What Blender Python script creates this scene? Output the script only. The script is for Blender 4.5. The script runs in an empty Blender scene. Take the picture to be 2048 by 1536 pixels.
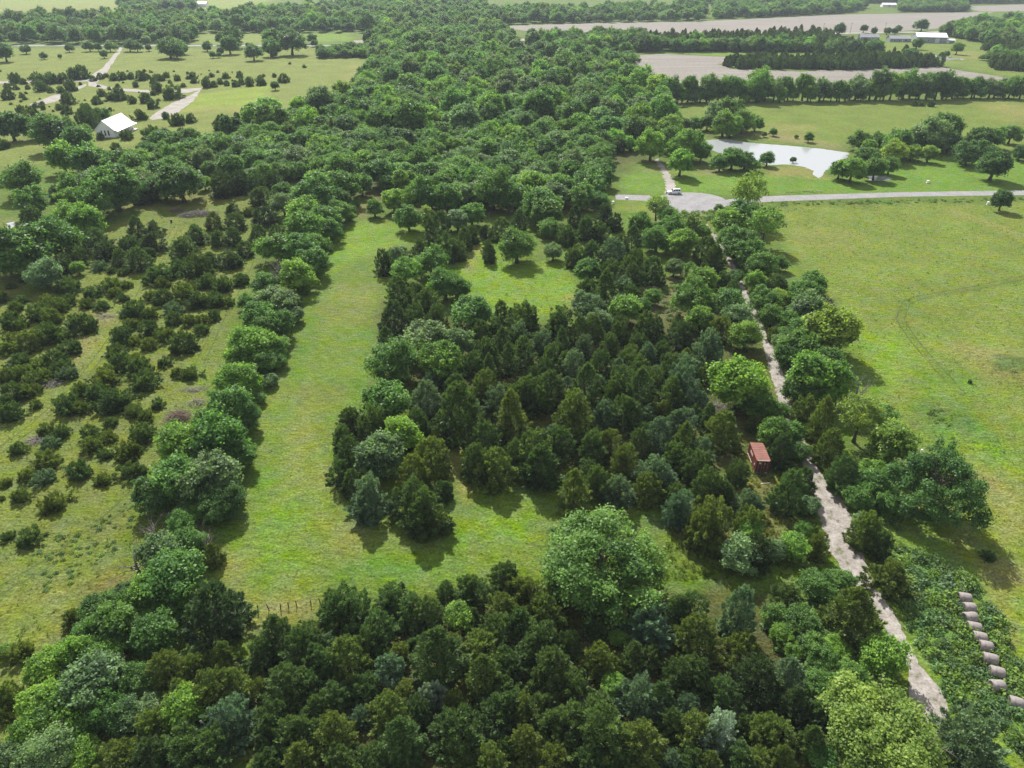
import bpy, bmesh, math, random
import numpy as np
from mathutils import Vector, Matrix

# ------------------------------------------------------------------ camera, sky, sun, exposure
scene = bpy.context.scene
COL = scene.collection
CAM_H, PITCH, FOC = 72.0, math.radians(31.0), 1420.0          # metres, below horizontal, focal length in photo pixels
SP, CP = math.sin(PITCH), math.cos(PITCH)

cam = bpy.data.cameras.new('camera')
cam.sensor_width = 36.0
cam.lens = FOC / 2048 * 36.0
cam.clip_start, cam.clip_end = 1.0, 12000.0
cam_ob = bpy.data.objects.new('camera', cam)
cam_ob.location = (0, 0, CAM_H)
cam_ob.rotation_euler = (math.pi / 2 - PITCH, 0, 0)
COL.objects.link(cam_ob)
scene.camera = cam_ob

SUN_EL, SUN_AZ = math.radians(43.0), math.radians(-15.0)       # azimuth measured clockwise from +Y (ahead of the camera)
sun_dir = Vector((math.sin(SUN_AZ) * math.cos(SUN_EL), math.cos(SUN_AZ) * math.cos(SUN_EL), math.sin(SUN_EL)))
world = bpy.data.worlds.new('World')
scene.world = world
world.use_nodes = True
wn = world.node_tree
sky = wn.nodes.new('ShaderNodeTexSky')
sky.sky_type = 'NISHITA'
sky.sun_disc = False
sky.sun_elevation = SUN_EL
sky.sun_rotation = SUN_AZ
sky.air_density, sky.dust_density, sky.ozone_density = 1.0, 3.0, 1.0
# scattered fair-weather cloud: white patches over the whole dome
wtc = wn.nodes.new('ShaderNodeTexCoord'); wno = wn.nodes.new('ShaderNodeTexNoise'); wno.inputs['Scale'].default_value = 3.2; wno.inputs['Detail'].default_value = 6
wmp = wn.nodes.new('ShaderNodeMapping'); wmp.inputs['Scale'].default_value = (1, 1, 2.6)
wn.links.new(wtc.outputs['Generated'], wmp.inputs['Vector']); wn.links.new(wmp.outputs[0], wno.inputs['Vector'])
wrp = wn.nodes.new('ShaderNodeMapRange'); wrp.inputs['From Min'].default_value, wrp.inputs['From Max'].default_value = 0.36, 0.56
wn.links.new(wno.outputs['Fac'], wrp.inputs['Value'])
wmx = wn.nodes.new('ShaderNodeMix'); wmx.data_type = 'RGBA'; wmx.inputs['B'].default_value = (7.0, 7.15, 7.4, 1)
wn.links.new(wrp.outputs['Result'], wmx.inputs['Factor']); wn.links.new(sky.outputs['Color'], wmx.inputs['A'])
wn.nodes['Background'].inputs['Strength'].default_value = 0.068
wn.links.new(wmx.outputs['Result'], wn.nodes['Background'].inputs['Color'])
sun = bpy.data.lights.new('sun', 'SUN')
sun.energy, sun.angle, sun.color = 5.0, math.radians(0.6), (1.0, 0.965, 0.905)
sun_ob = bpy.data.objects.new('sun', sun)
sun_ob.rotation_euler = sun_dir.to_track_quat('Z', 'Y').to_euler()
sun_ob.location = (0, 0, 400)
COL.objects.link(sun_ob)
vs = scene.view_settings
vs.view_transform, vs.look, vs.exposure, vs.gamma = 'Standard', 'None', 0.90, 1.0
vs.use_curve_mapping = False
cy = scene.cycles
cy.max_bounces, cy.diffuse_bounces, cy.glossy_bounces, cy.transmission_bounces = 6, 3, 2, 4
cy.transparent_max_bounces, cy.volume_bounces = 6, 0
cy.caustics_reflective = cy.caustics_refractive = False
cy.use_denoising = True
cy.denoiser = 'OPENIMAGEDENOISE'
cy.denoising_input_passes = 'RGB_ALBEDO_NORMAL'
cy.denoising_prefilter = 'NONE'
cy.use_adaptive_sampling = False

rng = np.random.default_rng(7)
random.seed(7)

# ------------------------------------------------------------------ where things stand on the ground
def g(x, y, z=0.0):
    """The place on the ground (or at height z) that a photo pixel shows."""
    v = (y - 768.0) / FOC
    t = (CAM_H - z) / (SP + v * CP)
    return Vector(((x - 1024.0) / FOC * t, (CP - v * SP) * t, z))

def depth(x, y, z=0.0):
    return (CAM_H - z) / (SP + (y - 768.0) / FOC * CP)

def G(pts):
    return np.array([g(*p[:2])[:2] for p in pts])

# ------------------------------------------------------------------ materials
MATS = {}
def mat(name, color=(0.5, 0.5, 0.5), rough=0.8, metal=0.0, noise=None, bump=0.0, spec=0.3):
    """Plain procedural material; noise = (scale, amount) varies the value, bump adds fine relief."""
    if name in MATS: return MATS[name]
    m = bpy.data.materials.new(name); m.use_nodes = True
    nt = m.node_tree; b = nt.nodes['Principled BSDF']
    b.inputs['Roughness'].default_value = rough
    b.inputs['Metallic'].default_value = metal
    b.inputs['Specular IOR Level'].default_value = spec
    b.inputs['Base Color'].default_value = (*color, 1)
    if noise:
        tc = nt.nodes.new('ShaderNodeTexCoord')
        n = nt.nodes.new('ShaderNodeTexNoise'); n.inputs['Scale'].default_value = noise[0]; n.inputs['Detail'].default_value = 5
        nt.links.new(tc.outputs['Object'], n.inputs['Vector'])
        mr = nt.nodes.new('ShaderNodeMapRange')
        mr.inputs['From Min'].default_value, mr.inputs['From Max'].default_value = 0.3, 0.7
        mr.inputs['To Min'].default_value, mr.inputs['To Max'].default_value = 1 - noise[1], 1 + noise[1]
        nt.links.new(n.outputs['Fac'], mr.inputs['Value'])
        mx = nt.nodes.new('ShaderNodeVectorMath'); mx.operation = 'SCALE'
        mx.inputs[0].default_value = color
        nt.links.new(mr.outputs['Result'], mx.inputs['Scale'])
        nt.links.new(mx.outputs[0], b.inputs['Base Color'])
        if bump:
            bp = nt.nodes.new('ShaderNodeBump'); bp.inputs['Strength'].default_value = bump; bp.inputs['Distance'].default_value = 0.05
            nt.links.new(n.outputs['Fac'], bp.inputs['Height']); nt.links.new(bp.outputs['Normal'], b.inputs['Normal'])
    MATS[name] = m
    return m

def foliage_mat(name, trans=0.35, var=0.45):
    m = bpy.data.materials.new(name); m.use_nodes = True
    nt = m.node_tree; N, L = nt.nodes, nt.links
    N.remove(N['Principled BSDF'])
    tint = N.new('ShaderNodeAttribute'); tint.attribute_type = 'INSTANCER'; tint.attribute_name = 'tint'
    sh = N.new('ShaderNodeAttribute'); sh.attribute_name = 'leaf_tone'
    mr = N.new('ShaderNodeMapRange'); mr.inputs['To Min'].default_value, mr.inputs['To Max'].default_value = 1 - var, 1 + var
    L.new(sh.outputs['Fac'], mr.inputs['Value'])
    # leaf tone also drifts hue: lighter tones are yellower
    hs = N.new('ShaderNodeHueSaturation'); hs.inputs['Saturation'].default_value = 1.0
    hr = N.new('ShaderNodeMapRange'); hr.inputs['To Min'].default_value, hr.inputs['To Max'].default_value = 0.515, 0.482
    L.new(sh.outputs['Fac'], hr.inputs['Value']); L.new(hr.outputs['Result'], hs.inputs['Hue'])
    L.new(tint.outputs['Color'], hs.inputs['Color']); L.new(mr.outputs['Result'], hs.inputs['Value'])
    pr = N.new('ShaderNodeBsdfPrincipled')
    pr.inputs['Roughness'].default_value = 0.55; pr.inputs['Specular IOR Level'].default_value = 0.25
    L.new(hs.outputs['Color'], pr.inputs['Base Color'])
    tr = N.new('ShaderNodeBsdfTranslucent')
    g2 = N.new('ShaderNodeVectorMath'); g2.operation = 'MULTIPLY'; g2.inputs[1].default_value = (1.25, 1.35, 0.6)
    L.new(hs.outputs['Color'], g2.inputs[0]); L.new(g2.outputs[0], tr.inputs['Color'])
    mx = N.new('ShaderNodeMixShader'); mx.inputs['Fac'].default_value = trans
    L.new(pr.outputs[0], mx.inputs[1]); L.new(tr.outputs[0], mx.inputs[2])
    L.new(mx.outputs[0], N['Material Output'].inputs['Surface'])
    MATS[name] = m
    return m

# ------------------------------------------------------------------ mesh helpers
class MB:
    """Collects simple shapes; build() links them as one mesh object."""
    def __init__(s): s.v, s.f = [], []
    def add(s, verts, faces):
        o = len(s.v); s.v += [tuple(p) for p in verts]; s.f += [tuple(i + o for i in f) for f in faces]; return s
    def box(s, c, d, rz=0.0):
        x, y, z = d[0] / 2, d[1] / 2, d[2] / 2
        P = [(-x, -y, -z), (x, -y, -z), (x, y, -z), (-x, y, -z), (-x, -y, z), (x, -y, z), (x, y, z), (-x, y, z)]
        cz, sz = math.cos(rz), math.sin(rz)
        P = [(c[0] + a * cz - b * sz, c[1] + a * sz + b * cz, c[2] + h) for a, b, h in P]
        return s.add(P, [(3, 2, 1, 0), (4, 5, 6, 7), (0, 1, 5, 4), (1, 2, 6, 5), (2, 3, 7, 6), (3, 0, 4, 7)])
    def prism(s, poly, x0, x1, axis='x'):
        """poly: outline in the plane across the axis, pushed from x0 to x1."""
        n = len(poly)
        def P(a, b, t): return {'x': (t, a, b), 'y': (a, t, b), 'z': (a, b, t)}[axis]
        vs_ = [P(a, b, x0) for a, b in poly] + [P(a, b, x1) for a, b in poly]
        return s.add(vs_, [tuple(range(n))[::-1], tuple(range(n, 2 * n))] + [(i, (i + 1) % n, (i + 1) % n + n, i + n) for i in range(n)])
    def tube(s, pts, rads, n=6, cap=True):
        pts = [Vector(p) for p in pts]; rings = []
        for i, p in enumerate(pts):
            d = (pts[min(i + 1, len(pts) - 1)] - pts[max(i - 1, 0)]).normalized()
            a = d.orthogonal().normalized(); b = d.cross(a)
            rings.append([p + (a * math.cos(2 * math.pi * k / n) + b * math.sin(2 * math.pi * k / n)) * rads[i] for k in range(n)])
        V = [q for r in rings for q in r]; F = []
        for i in range(len(pts) - 1):
            for k in range(n):
                F.append((i * n + k, i * n + (k + 1) % n, (i + 1) * n + (k + 1) % n, (i + 1) * n + k))
        if cap: F += [tuple(range(n))[::-1], tuple(range((len(pts) - 1) * n, len(pts) * n))]
        return s.add(V, F)
    def mesh(s, name, m, smooth=False):
        me = bpy.data.meshes.new(name); me.from_pydata(s.v, [], s.f); me.update()
        if m: me.materials.append(m)
        if smooth: me.polygons.foreach_set('use_smooth', [True] * len(me.polygons))
        return me
    def build(s, name, m, parent=None, smooth=False, bevel=0.0):
        me = s.mesh(name, m, smooth)
        if bevel:
            bm = bmesh.new(); bm.from_mesh(me); bmesh.ops.remove_doubles(bm, verts=bm.verts, dist=1e-5)
            bmesh.ops.bevel(bm, geom=list(bm.edges), offset=bevel, segments=1, affect='EDGES'); bm.to_mesh(me); bm.free()
        return link(name, me, parent)

def link(name, data, parent=None, loc=None):
    o = bpy.data.objects.new(name, data); COL.objects.link(o)
    if parent: o.parent = parent
    if loc is not None: o.location = loc
    return o

def tag(o, label=None, cat=None, group=None, kind=None):
    if label: o['label'] = label
    if cat: o['category'] = cat
    if group: o['group'] = group
    if kind: o['kind'] = kind
    return o

def thing(name, label, cat, loc=(0, 0, 0), rz=0.0, group=None, scale=None):
    o = bpy.data.objects.new(name, None); COL.objects.link(o)
    o.location = loc; o.rotation_euler = (0, 0, rz); o.empty_display_size = 0.2
    if scale is not None: o.scale = scale
    return tag(o, label, cat, group)

def in_poly(P, poly):
    x, y = P[:, 0], P[:, 1]; ins = np.zeros(len(P), bool); n = len(poly)
    for i in range(n):
        x1, y1 = poly[i]; x2, y2 = poly[(i + 1) % n]
        if y1 == y2: continue
        ins ^= ((y1 > y) != (y2 > y)) & (x < (x2 - x1) * (y - y1) / (y2 - y1) + x1)
    return ins

def poly_dist(P, poly, closed=True):
    """Distance to the outline, negative inside."""
    d = np.full(len(P), 1e9); n = len(poly)
    for i in range(n if closed else n - 1):
        a = np.asarray(poly[i]); b = np.asarray(poly[(i + 1) % n]); ab = b - a
        t = np.clip(((P - a) @ ab) / max(ab @ ab, 1e-9), 0, 1)
        d = np.minimum(d, np.hypot(*(P - a - t[:, None] * ab).T))
    if closed: d[in_poly(P, poly)] *= -1
    return d
# ------------------------------------------------------------------ the ground: one sheet to the horizon
# Colour of what grows or lies there (grass kinds, straw, bare soil), painted as patches with soft ragged borders.
GRASS, LUSH, LIME, OLIVE, PALE = (0.105, 0.150, 0.036), (0.100, 0.185, 0.030), (0.155, 0.240, 0.028), (0.125, 0.150, 0.048), (0.190, 0.205, 0.075)
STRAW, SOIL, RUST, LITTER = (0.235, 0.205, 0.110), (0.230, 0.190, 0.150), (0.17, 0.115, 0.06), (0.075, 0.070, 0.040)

def band(line, w):
    """Outline of a strip along a photo polyline; w = half-width in photo pixels at each point (or one for all)."""
    L, R = [], []
    n = len(line)
    for i, p in enumerate(line):
        a = Vector(line[max(i - 1, 0)][:2]); b = Vector(line[min(i + 1, n - 1)][:2]); d = (b - a).normalized()
        ww = (p[2] if len(p) > 2 else w) * 0.84
        q = Vector(p[:2]); nrm = Vector((-d.y, d.x))
        L.append(tuple(q + nrm * ww)); R.append(tuple(q - nrm * ww))
    return L + R[::-1]

PATH = [(1413, 450, 3), (1428, 470, 4), (1443, 492, 6), (1461, 525, 6), (1478, 560, 7), (1490, 592, 7), (1503, 615, 8), (1517, 645, 8), (1530, 680, 9), (1541, 707, 12), (1551, 740, 14),
        (1560, 765, 14), (1568, 800, 13), (1576, 830, 12), (1588, 862, 12), (1602, 893, 13), (1614, 922, 14), (1630, 955, 17), (1647, 985, 25), (1662, 1015, 33), (1676, 1050, 37),
        (1690, 1090, 37), (1707, 1130, 31), (1724, 1160, 18), (1748, 1190, 14), (1768, 1222, 19), (1787, 1258, 17), (1806, 1297, 16), (1828, 1336, 17), (1842, 1368, 30), (1850, 1398, 44),
        (1874, 1428, 30), (1890, 1446, 12)]
PATCHES = [  # (photo outline, colour, softness in metres, strength)
    # far fields
    ([(-300, 96), (720, 96), (745, 125), (735, 190), (640, 220), (480, 260), (300, 330), (-300, 330)], PALE, 14, .75),
    ([(-300, -5), (560, -5), (500, 16), (300, 22), (-300, 26)], (0.22, 0.25, 0.10), 20, .9),
    ([(0, 12), (250, 8), (240, 18), (0, 24)], STRAW, 14, .5),
    ([(385, 190), (545, 168), (520, 216), (352, 224)], (0.20, 0.25, 0.045), 4, .9),
    ([(330, 225), (400, 212), (520, 212), (500, 225)], STRAW, 5, .5),
    ([(700, 130), (735, 130), (700, 200), (680, 200)], STRAW, 8, .6),
    ([(390, 66), (550, 66), (550, 90), (390, 88)], (0.19, 0.22, 0.08), 10, .8), ([(610, 68), (700, 66), (700, 82), (610, 84)], LIME, 8, .7),
    ([(870, 50), (925, 50), (925, 66), (870, 66)], LIME, 8, .8), ([(1030, 78), (1060, 78), (1060, 130), (1040, 130)], LIME, 6, .8),
    ([(1330, 205), (1600, 200), (2300, 190), (2300, 290), (1900, 300), (1700, 300), (1530, 275), (1380, 265)], (0.15, 0.185, 0.05), 8, .8),
    ([(1960, 208), (2300, 196), (2300, 240), (2010, 242)], STRAW, 10, .7), ([(1530, 248), (1620, 250), (1600, 282), (1540, 282)], STRAW, 7, .6),
    ([(1280, 96), (1500, 100), (1680, 104), (1680, 112), (1480, 114), (1290, 104)], LIME, 7, .6),
    ([(1730, 70), (2048, 70), (2048, 160), (1880, 128), (1750, 112)], (0.155, 0.19, 0.06), 10, .8), ([(1900, 100), (1990, 108), (1960, 120), (1900, 116)], STRAW, 8, .5),
    # round the pond and along the road
    ([(1235, 325), (1430, 345), (1660, 355), (1900, 310), (2300, 310), (2300, 384), (1560, 390), (1400, 388), (1235, 385)], (0.125, 0.205, 0.035), 4, .95),
    ([(1530, 335), (1640, 328), (1655, 358), (1540, 352)], STRAW, 4, .75), ([(1420, 268), (1530, 276), (1700, 304), (1690, 290), (1540, 262)], SOIL, 3, .6),
    ([(1300, 322), (1360, 330), (1350, 352), (1290, 345)], SOIL, 5, .6), ([(1390, 335), (1440, 335), (1440, 352), (1390, 350)], SOIL, 4, .6),
    ([(1235, 398), (1300, 402), (1310, 432), (1240, 420)], (0.16, 0.20, 0.05), 3, .9), ([(1300, 418), (1440, 425), (1420, 450), (1310, 440)], STRAW, 3, .6),
    ([(1540, 404), (2300, 394), (2300, 403), (1560, 416)], (0.085, 0.12, 0.035), 2.5, .8),
    # the big meadow beside the path
    ([(1540, 412), (2400, 396), (2600, 1100), (2400, 1536), (1980, 1536), (1850, 1150), (1760, 900), (1700, 650), (1560, 500)], (0.155, 0.190, 0.050), 5, .9),
    (band([(2048, 560), (1900, 585), (1810, 600), (1800, 640), (1850, 700), (1920, 790), (1985, 860)], 4), (0.085, 0.125, 0.03), 1.2, .6),
    (band([(1890, 420), (1960, 440), (2048, 475)], 6), STRAW, 2, .5), ([(1600, 455), (1720, 470), (1700, 500), (1600, 490)], STRAW, 7, .4),
    ([(1580, 560), (1640, 620), (1720, 760), (1790, 860), (1760, 820), (1690, 660)], LUSH, 3, .8), ([(1700, 640), (1850, 700), (1800, 780), (1740, 760)], LIME, 5, .7),
    ([(1840, 730), (1950, 750), (1930, 830), (1830, 800)], LUSH, 4, .7), ([(1850, 800), (1960, 840), (2010, 920), (1900, 900), (1840, 840)], (0.075, 0.135, 0.045), 4, .95),
    ([(1910, 690), (2060, 700), (2060, 770), (1960, 760)], (0.20, 0.175, 0.10), 4, .8), ([(1990, 715), (2060, 715), (2060, 745), (1990, 745)], (0.07, 0.12, 0.045), 2, .8),
    ([(1950, 1100), (2060, 1130), (2060, 1180), (1990, 1230), (1950, 1160)], STRAW, 2, .85), (band([(1985, 1180), (2015, 1250), (2048, 1330)], 9), STRAW, 1.2, .85),
    ([(1930, 940), (2048, 960), (2048, 1060), (1960, 1050)], STRAW, 4, .55), ([(1960, 950), (2010, 960), (2010, 985), (1965, 980)], SOIL, 2, .6),
    ([(2020, 1180), (2200, 1180), (2200, 1420), (2060, 1360)], LIME, 2, .8), ([(1780, 1040), (1960, 1130), (2048, 1440), (2048, 1536), (1900, 1536), (1800, 1300)], (0.12, 0.20, 0.035), 2.5, .9),
    ([(1880, 860), (2048, 900), (2048, 945), (1900, 915)], LIME, 4, .55),
    # mown lane
    ([(690, 430), (745, 392), (765, 372), (790, 372), (760, 410), (735, 440)], (0.20, 0.165, 0.10), 3, .85),
    ([(690, 435), (800, 450), (850, 480), (770, 520), (760, 700), (740, 800), (670, 900), (660, 950), (700, 1040), (900, 1010), (1100, 960), (1120, 1010), (1100, 1150), (900, 1165), (640, 1190), (480, 1200), (440, 1140), (500, 880), (600, 600)], (0.130, 0.178, 0.046), 2.5, .95),
    ([(700, 445), (840, 455), (800, 490), (680, 520), (650, 560), (660, 480)], (0.155, 0.235, 0.032), 4, .8), (band([(670, 500), (620, 650), (560, 860), (510, 1040)], 18), LUSH, 3, .6),
    (band([(735, 620), (735, 740), (700, 800)], 16), LUSH, 3, .5), ([(640, 560), (760, 570), (750, 640), (640, 660)], (0.165, 0.170, 0.075), 4, .6), ([(560, 760), (660, 780), (640, 980), (560, 960)], STRAW, 5, .35),
    ([(540, 980), (640, 1040), (600, 1140), (500, 1130)], LIME, 4, .5), ([(930, 1030), (1080, 1010), (1090, 1090), (940, 1090)], LIME, 3, .75), ([(700, 1120), (1000, 1110), (900, 1160), (650, 1180)], LUSH, 3, .6),
    ([(660, 1040), (720, 1060), (700, 1110), (640, 1090)], STRAW, 3, .5), (band([(905, 890), (920, 950), (940, 1010)], 12), STRAW, 1.5, .8), ([(500, 1190), (640, 1200), (640, 1235), (480, 1260)], STRAW, 1.5, .7),
    ([(440, 1100), (480, 1130), (470, 1200), (430, 1180)], STRAW, 2, .6),
    # clearing
    ([(890, 545), (970, 480), (1010, 520), (1140, 530), (1170, 600), (1080, 640), (990, 620)], (0.150, 0.225, 0.036), 3, .95), ([(935, 580), (1010, 590), (990, 630), (930, 610)], LIME, 3, .7),
    (band([(962, 488), (945, 515), (930, 540)], 12), STRAW, 2, .6), ([(1130, 585), (1165, 590), (1160, 630), (1130, 620)], STRAW, 3, .6),
    # left field with young cedars
    ([(-400, 560), (300, 430), (520, 400), (480, 560), (400, 800), (300, 1000), (250, 1160), (60, 1500), (-400, 1536)], (0.140, 0.160, 0.052), 5, .9),
    (band([(340, 470), (270, 600), (160, 770), (0, 900)], 16), (0.165, 0.195, 0.045), 3, .7), (band([(500, 520), (420, 680), (370, 760)], 20), (0.165, 0.190, 0.055), 3, .6),
    ([(150, 670), (190, 680), (160, 730), (140, 720)], SOIL, 2, .8), ([(180, 620), (230, 625), (215, 650), (180, 645)], SOIL, 2, .7), ([(150, 1170), (260, 1140), (290, 1170), (160, 1215)], RUST, 3, .6),
    ([(230, 385), (510, 375), (500, 400), (360, 420), (240, 425)], (0.19, 0.18, 0.075), 6, .8), ([(60, 1180), (120, 1185), (110, 1215), (50, 1210)], SOIL, 2, .4),
    ([(-100, 1150), (150, 1190), (100, 1280), (-100, 1330)], (0.16, 0.185, 0.06), 4, .6), ([(0, 430), (60, 440), (55, 470), (0, 470)], SOIL, 4, .5),
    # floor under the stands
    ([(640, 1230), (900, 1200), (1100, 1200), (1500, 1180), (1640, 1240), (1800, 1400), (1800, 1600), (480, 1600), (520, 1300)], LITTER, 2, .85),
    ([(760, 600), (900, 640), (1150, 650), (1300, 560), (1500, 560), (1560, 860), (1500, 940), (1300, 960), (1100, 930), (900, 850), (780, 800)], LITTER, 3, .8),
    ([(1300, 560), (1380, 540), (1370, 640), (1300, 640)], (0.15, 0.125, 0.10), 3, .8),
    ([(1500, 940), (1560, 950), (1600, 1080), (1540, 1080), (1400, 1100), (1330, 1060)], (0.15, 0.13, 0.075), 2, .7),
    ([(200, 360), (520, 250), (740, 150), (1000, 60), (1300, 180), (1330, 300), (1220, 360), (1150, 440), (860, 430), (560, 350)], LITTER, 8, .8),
    (band([p[:2] for p in PATH], 26), (0.135, 0.150, 0.055), 1.5, .6),
]
ys = [22.0]
while ys[-1] < 2300: ys.append(ys[-1] + max(1.15, ys[-1] * 0.0085))
xs = [0.0]
while xs[-1] < 2000: xs.append(xs[-1] + max(1.25, (xs[-1] - 70) * 0.016))
ys = np.array([-2500.0, -900, -250, -60, 0] + ys + [2600, 3200, 4200])
xs = np.array([-4200.0, -3000] + [-v for v in xs[:0:-1]] + xs + [3000, 4200])
X, Y = np.meshgrid(xs, ys); P2 = np.c_[X.ravel(), Y.ravel()]
colr = np.tile(np.array(GRASS), (len(P2), 1))
wob = sum(np.sin(P2[:, 0] * a + ph) * np.cos(P2[:, 1] * b - ph) for a, b, ph in ((.11, .09, 1), (.31, .23, 2.3), (.71, .63, 4.1))) / 3
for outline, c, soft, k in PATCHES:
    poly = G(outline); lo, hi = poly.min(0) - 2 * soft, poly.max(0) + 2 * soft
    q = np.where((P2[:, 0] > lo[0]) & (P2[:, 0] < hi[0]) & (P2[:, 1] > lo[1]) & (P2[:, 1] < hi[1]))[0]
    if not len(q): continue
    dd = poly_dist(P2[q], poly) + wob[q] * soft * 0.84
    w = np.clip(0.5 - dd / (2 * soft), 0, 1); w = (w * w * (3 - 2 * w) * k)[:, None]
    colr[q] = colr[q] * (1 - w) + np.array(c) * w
Z = np.zeros(len(P2))
for mx, my, mr, mh in ((2035, 730, 7, 1.1), (1925, 830, 5, .7), (1965, 880, 6, .7), (1880, 800, 4, .4)):      # low overgrown heaps in the meadow
    c = g(mx, my); Z += mh * np.exp(-((P2[:, 0] - c.x) ** 2 + (P2[:, 1] - c.y) ** 2) / (0.5 * mr * mr))
nx, ny = len(xs), len(ys)
ii = (np.arange(ny - 1)[:, None] * nx + np.arange(nx - 1)).ravel()
faces = np.stack([ii, ii + 1, ii + 1 + nx, ii + nx], 1).astype(np.int32)
me = bpy.data.meshes.new('ground')
me.vertices.add(len(P2)); me.vertices.foreach_set('co', np.c_[P2, Z].astype(np.float32).ravel())
me.loops.add(faces.size); me.loops.foreach_set('vertex_index', faces.ravel())
me.polygons.add(len(faces)); me.polygons.foreach_set('loop_start', np.arange(0, faces.size, 4, dtype=np.int32)); me.polygons.foreach_set('loop_total', np.full(len(faces), 4, np.int32))
colr *= np.array((0.735, 0.80, 0.41))                               # measured grass is darker than the chart values above
ca = me.attributes.new('cover', 'FLOAT_VECTOR', 'POINT'); ca.data.foreach_set('vector', colr.astype(np.float32).ravel())
me.update(calc_edges=True)

def ground_material():
    m = bpy.data.materials.new('grassland'); m.use_nodes = True
    nt = m.node_tree; N, L = nt.nodes, nt.links; b = N['Principled BSDF']
    b.inputs['Roughness'].default_value = 0.95; b.inputs['Specular IOR Level'].default_value = 0.1
    at = N.new('ShaderNodeAttribute'); at.attribute_name = 'cover'
    geo = N.new('ShaderNodeNewGeometry')
    def noise(sc, det, rough=0.6, st=None):
        n = N.new('ShaderNodeTexNoise'); n.inputs['Scale'].default_value = sc; n.inputs['Detail'].default_value = det; n.inputs['Roughness'].default_value = rough
        if st:
            mp = N.new('ShaderNodeMapping'); mp.inputs['Scale'].default_value = st; mp.inputs['Rotation'].default_value = (0, 0, 0.5)
            L.new(geo.outputs['Position'], mp.inputs['Vector']); L.new(mp.outputs[0], n.inputs['Vector'])
        else: L.new(geo.outputs['Position'], n.inputs['Vector'])
        return n.outputs['Fac']
    def rng_(v, a, b2, lo=0.3, hi=0.7):
        r = N.new('ShaderNodeMapRange'); r.inputs['From Min'].default_value, r.inputs['From Max'].default_value = lo, hi
        r.inputs['To Min'].default_value, r.inputs['To Max'].default_value = a, b2; L.new(v, r.inputs['Value']); return r.outputs['Result']
    def mul(a, b2):
        r = N.new('ShaderNodeMath'); r.operation = 'MULTIPLY'; L.new(a, r.inputs[0]); L.new(b2, r.inputs[1]); return r.outputs[0]
    n1, n2, n3 = noise(2.6, 4, 0.65), noise(0.55, 4, 0.6, (1, 2.2, 1)), noise(0.07, 5, 0.6)
    val = mul(mul(rng_(n1, 0.50, 1.46), rng_(n2, 0.70, 1.28)), rng_(n3, 0.84, 1.14))
    hue = N.new('ShaderNodeHueSaturation')
    L.new(rng_(noise(0.16, 5, 0.65), 0.475, 0.528), hue.inputs['Hue']); L.new(rng_(noise(0.31, 3), 0.8, 1.12), hue.inputs['Saturation'])
    L.new(val, hue.inputs['Value']); L.new(at.outputs['Vector'], hue.inputs['Color'])
    L.new(hue.outputs['Color'], b.inputs['Base Color'])
    bp = N.new('ShaderNodeBump'); bp.inputs['Strength'].default_value = 0.75; bp.inputs['Distance'].default_value = 0.35
    add = N.new('ShaderNodeMath'); add.operation = 'ADD'; L.new(n1, add.inputs[0]); L.new(n2, add.inputs[1])
    L.new(add.outputs[0], bp.inputs['Height']); L.new(bp.outputs['Normal'], b.inputs['Normal'])
    return m
me.materials.append(ground_material())
tag(link('ground', me), kind='structure', label='grassland of mown lanes, meadow and rough pasture')

def sheet(name, outline_px, z, m, label, jitter=0.0, step=1.5, seed=1, world_pts=None):
    """A flat piece of the setting lying z above the ground, its outline made ragged by jitter (metres)."""
    r = random.Random(seed)
    pts = [Vector(p) for p in (G(outline_px) if world_pts is None else world_pts)]
    out = []
    for i, p in enumerate(pts):
        q = pts[(i + 1) % len(pts)]; n = max(1, int((q - p).length / step)) if jitter else 1
        n = min(n, 60)
        for k in range(n):
            w = p.lerp(q, k / n); out.append((w.x + r.gauss(0, jitter), w.y + r.gauss(0, jitter), z))
    mb = MB(); mb.add(out, [tuple(range(len(out)))])
    bm = bmesh.new(); me_ = mb.mesh(name, m); bm.from_mesh(me_); bm.normal_update()
    if bm.faces and list(bm.faces)[0].normal.z < 0: bmesh.ops.reverse_faces(bm, faces=list(bm.faces))
    bmesh.ops.triangulate(bm, faces=list(bm.faces)); bm.to_mesh(me_); bm.free()
    return tag(link(name, me_), label, kind='structure')

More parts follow.
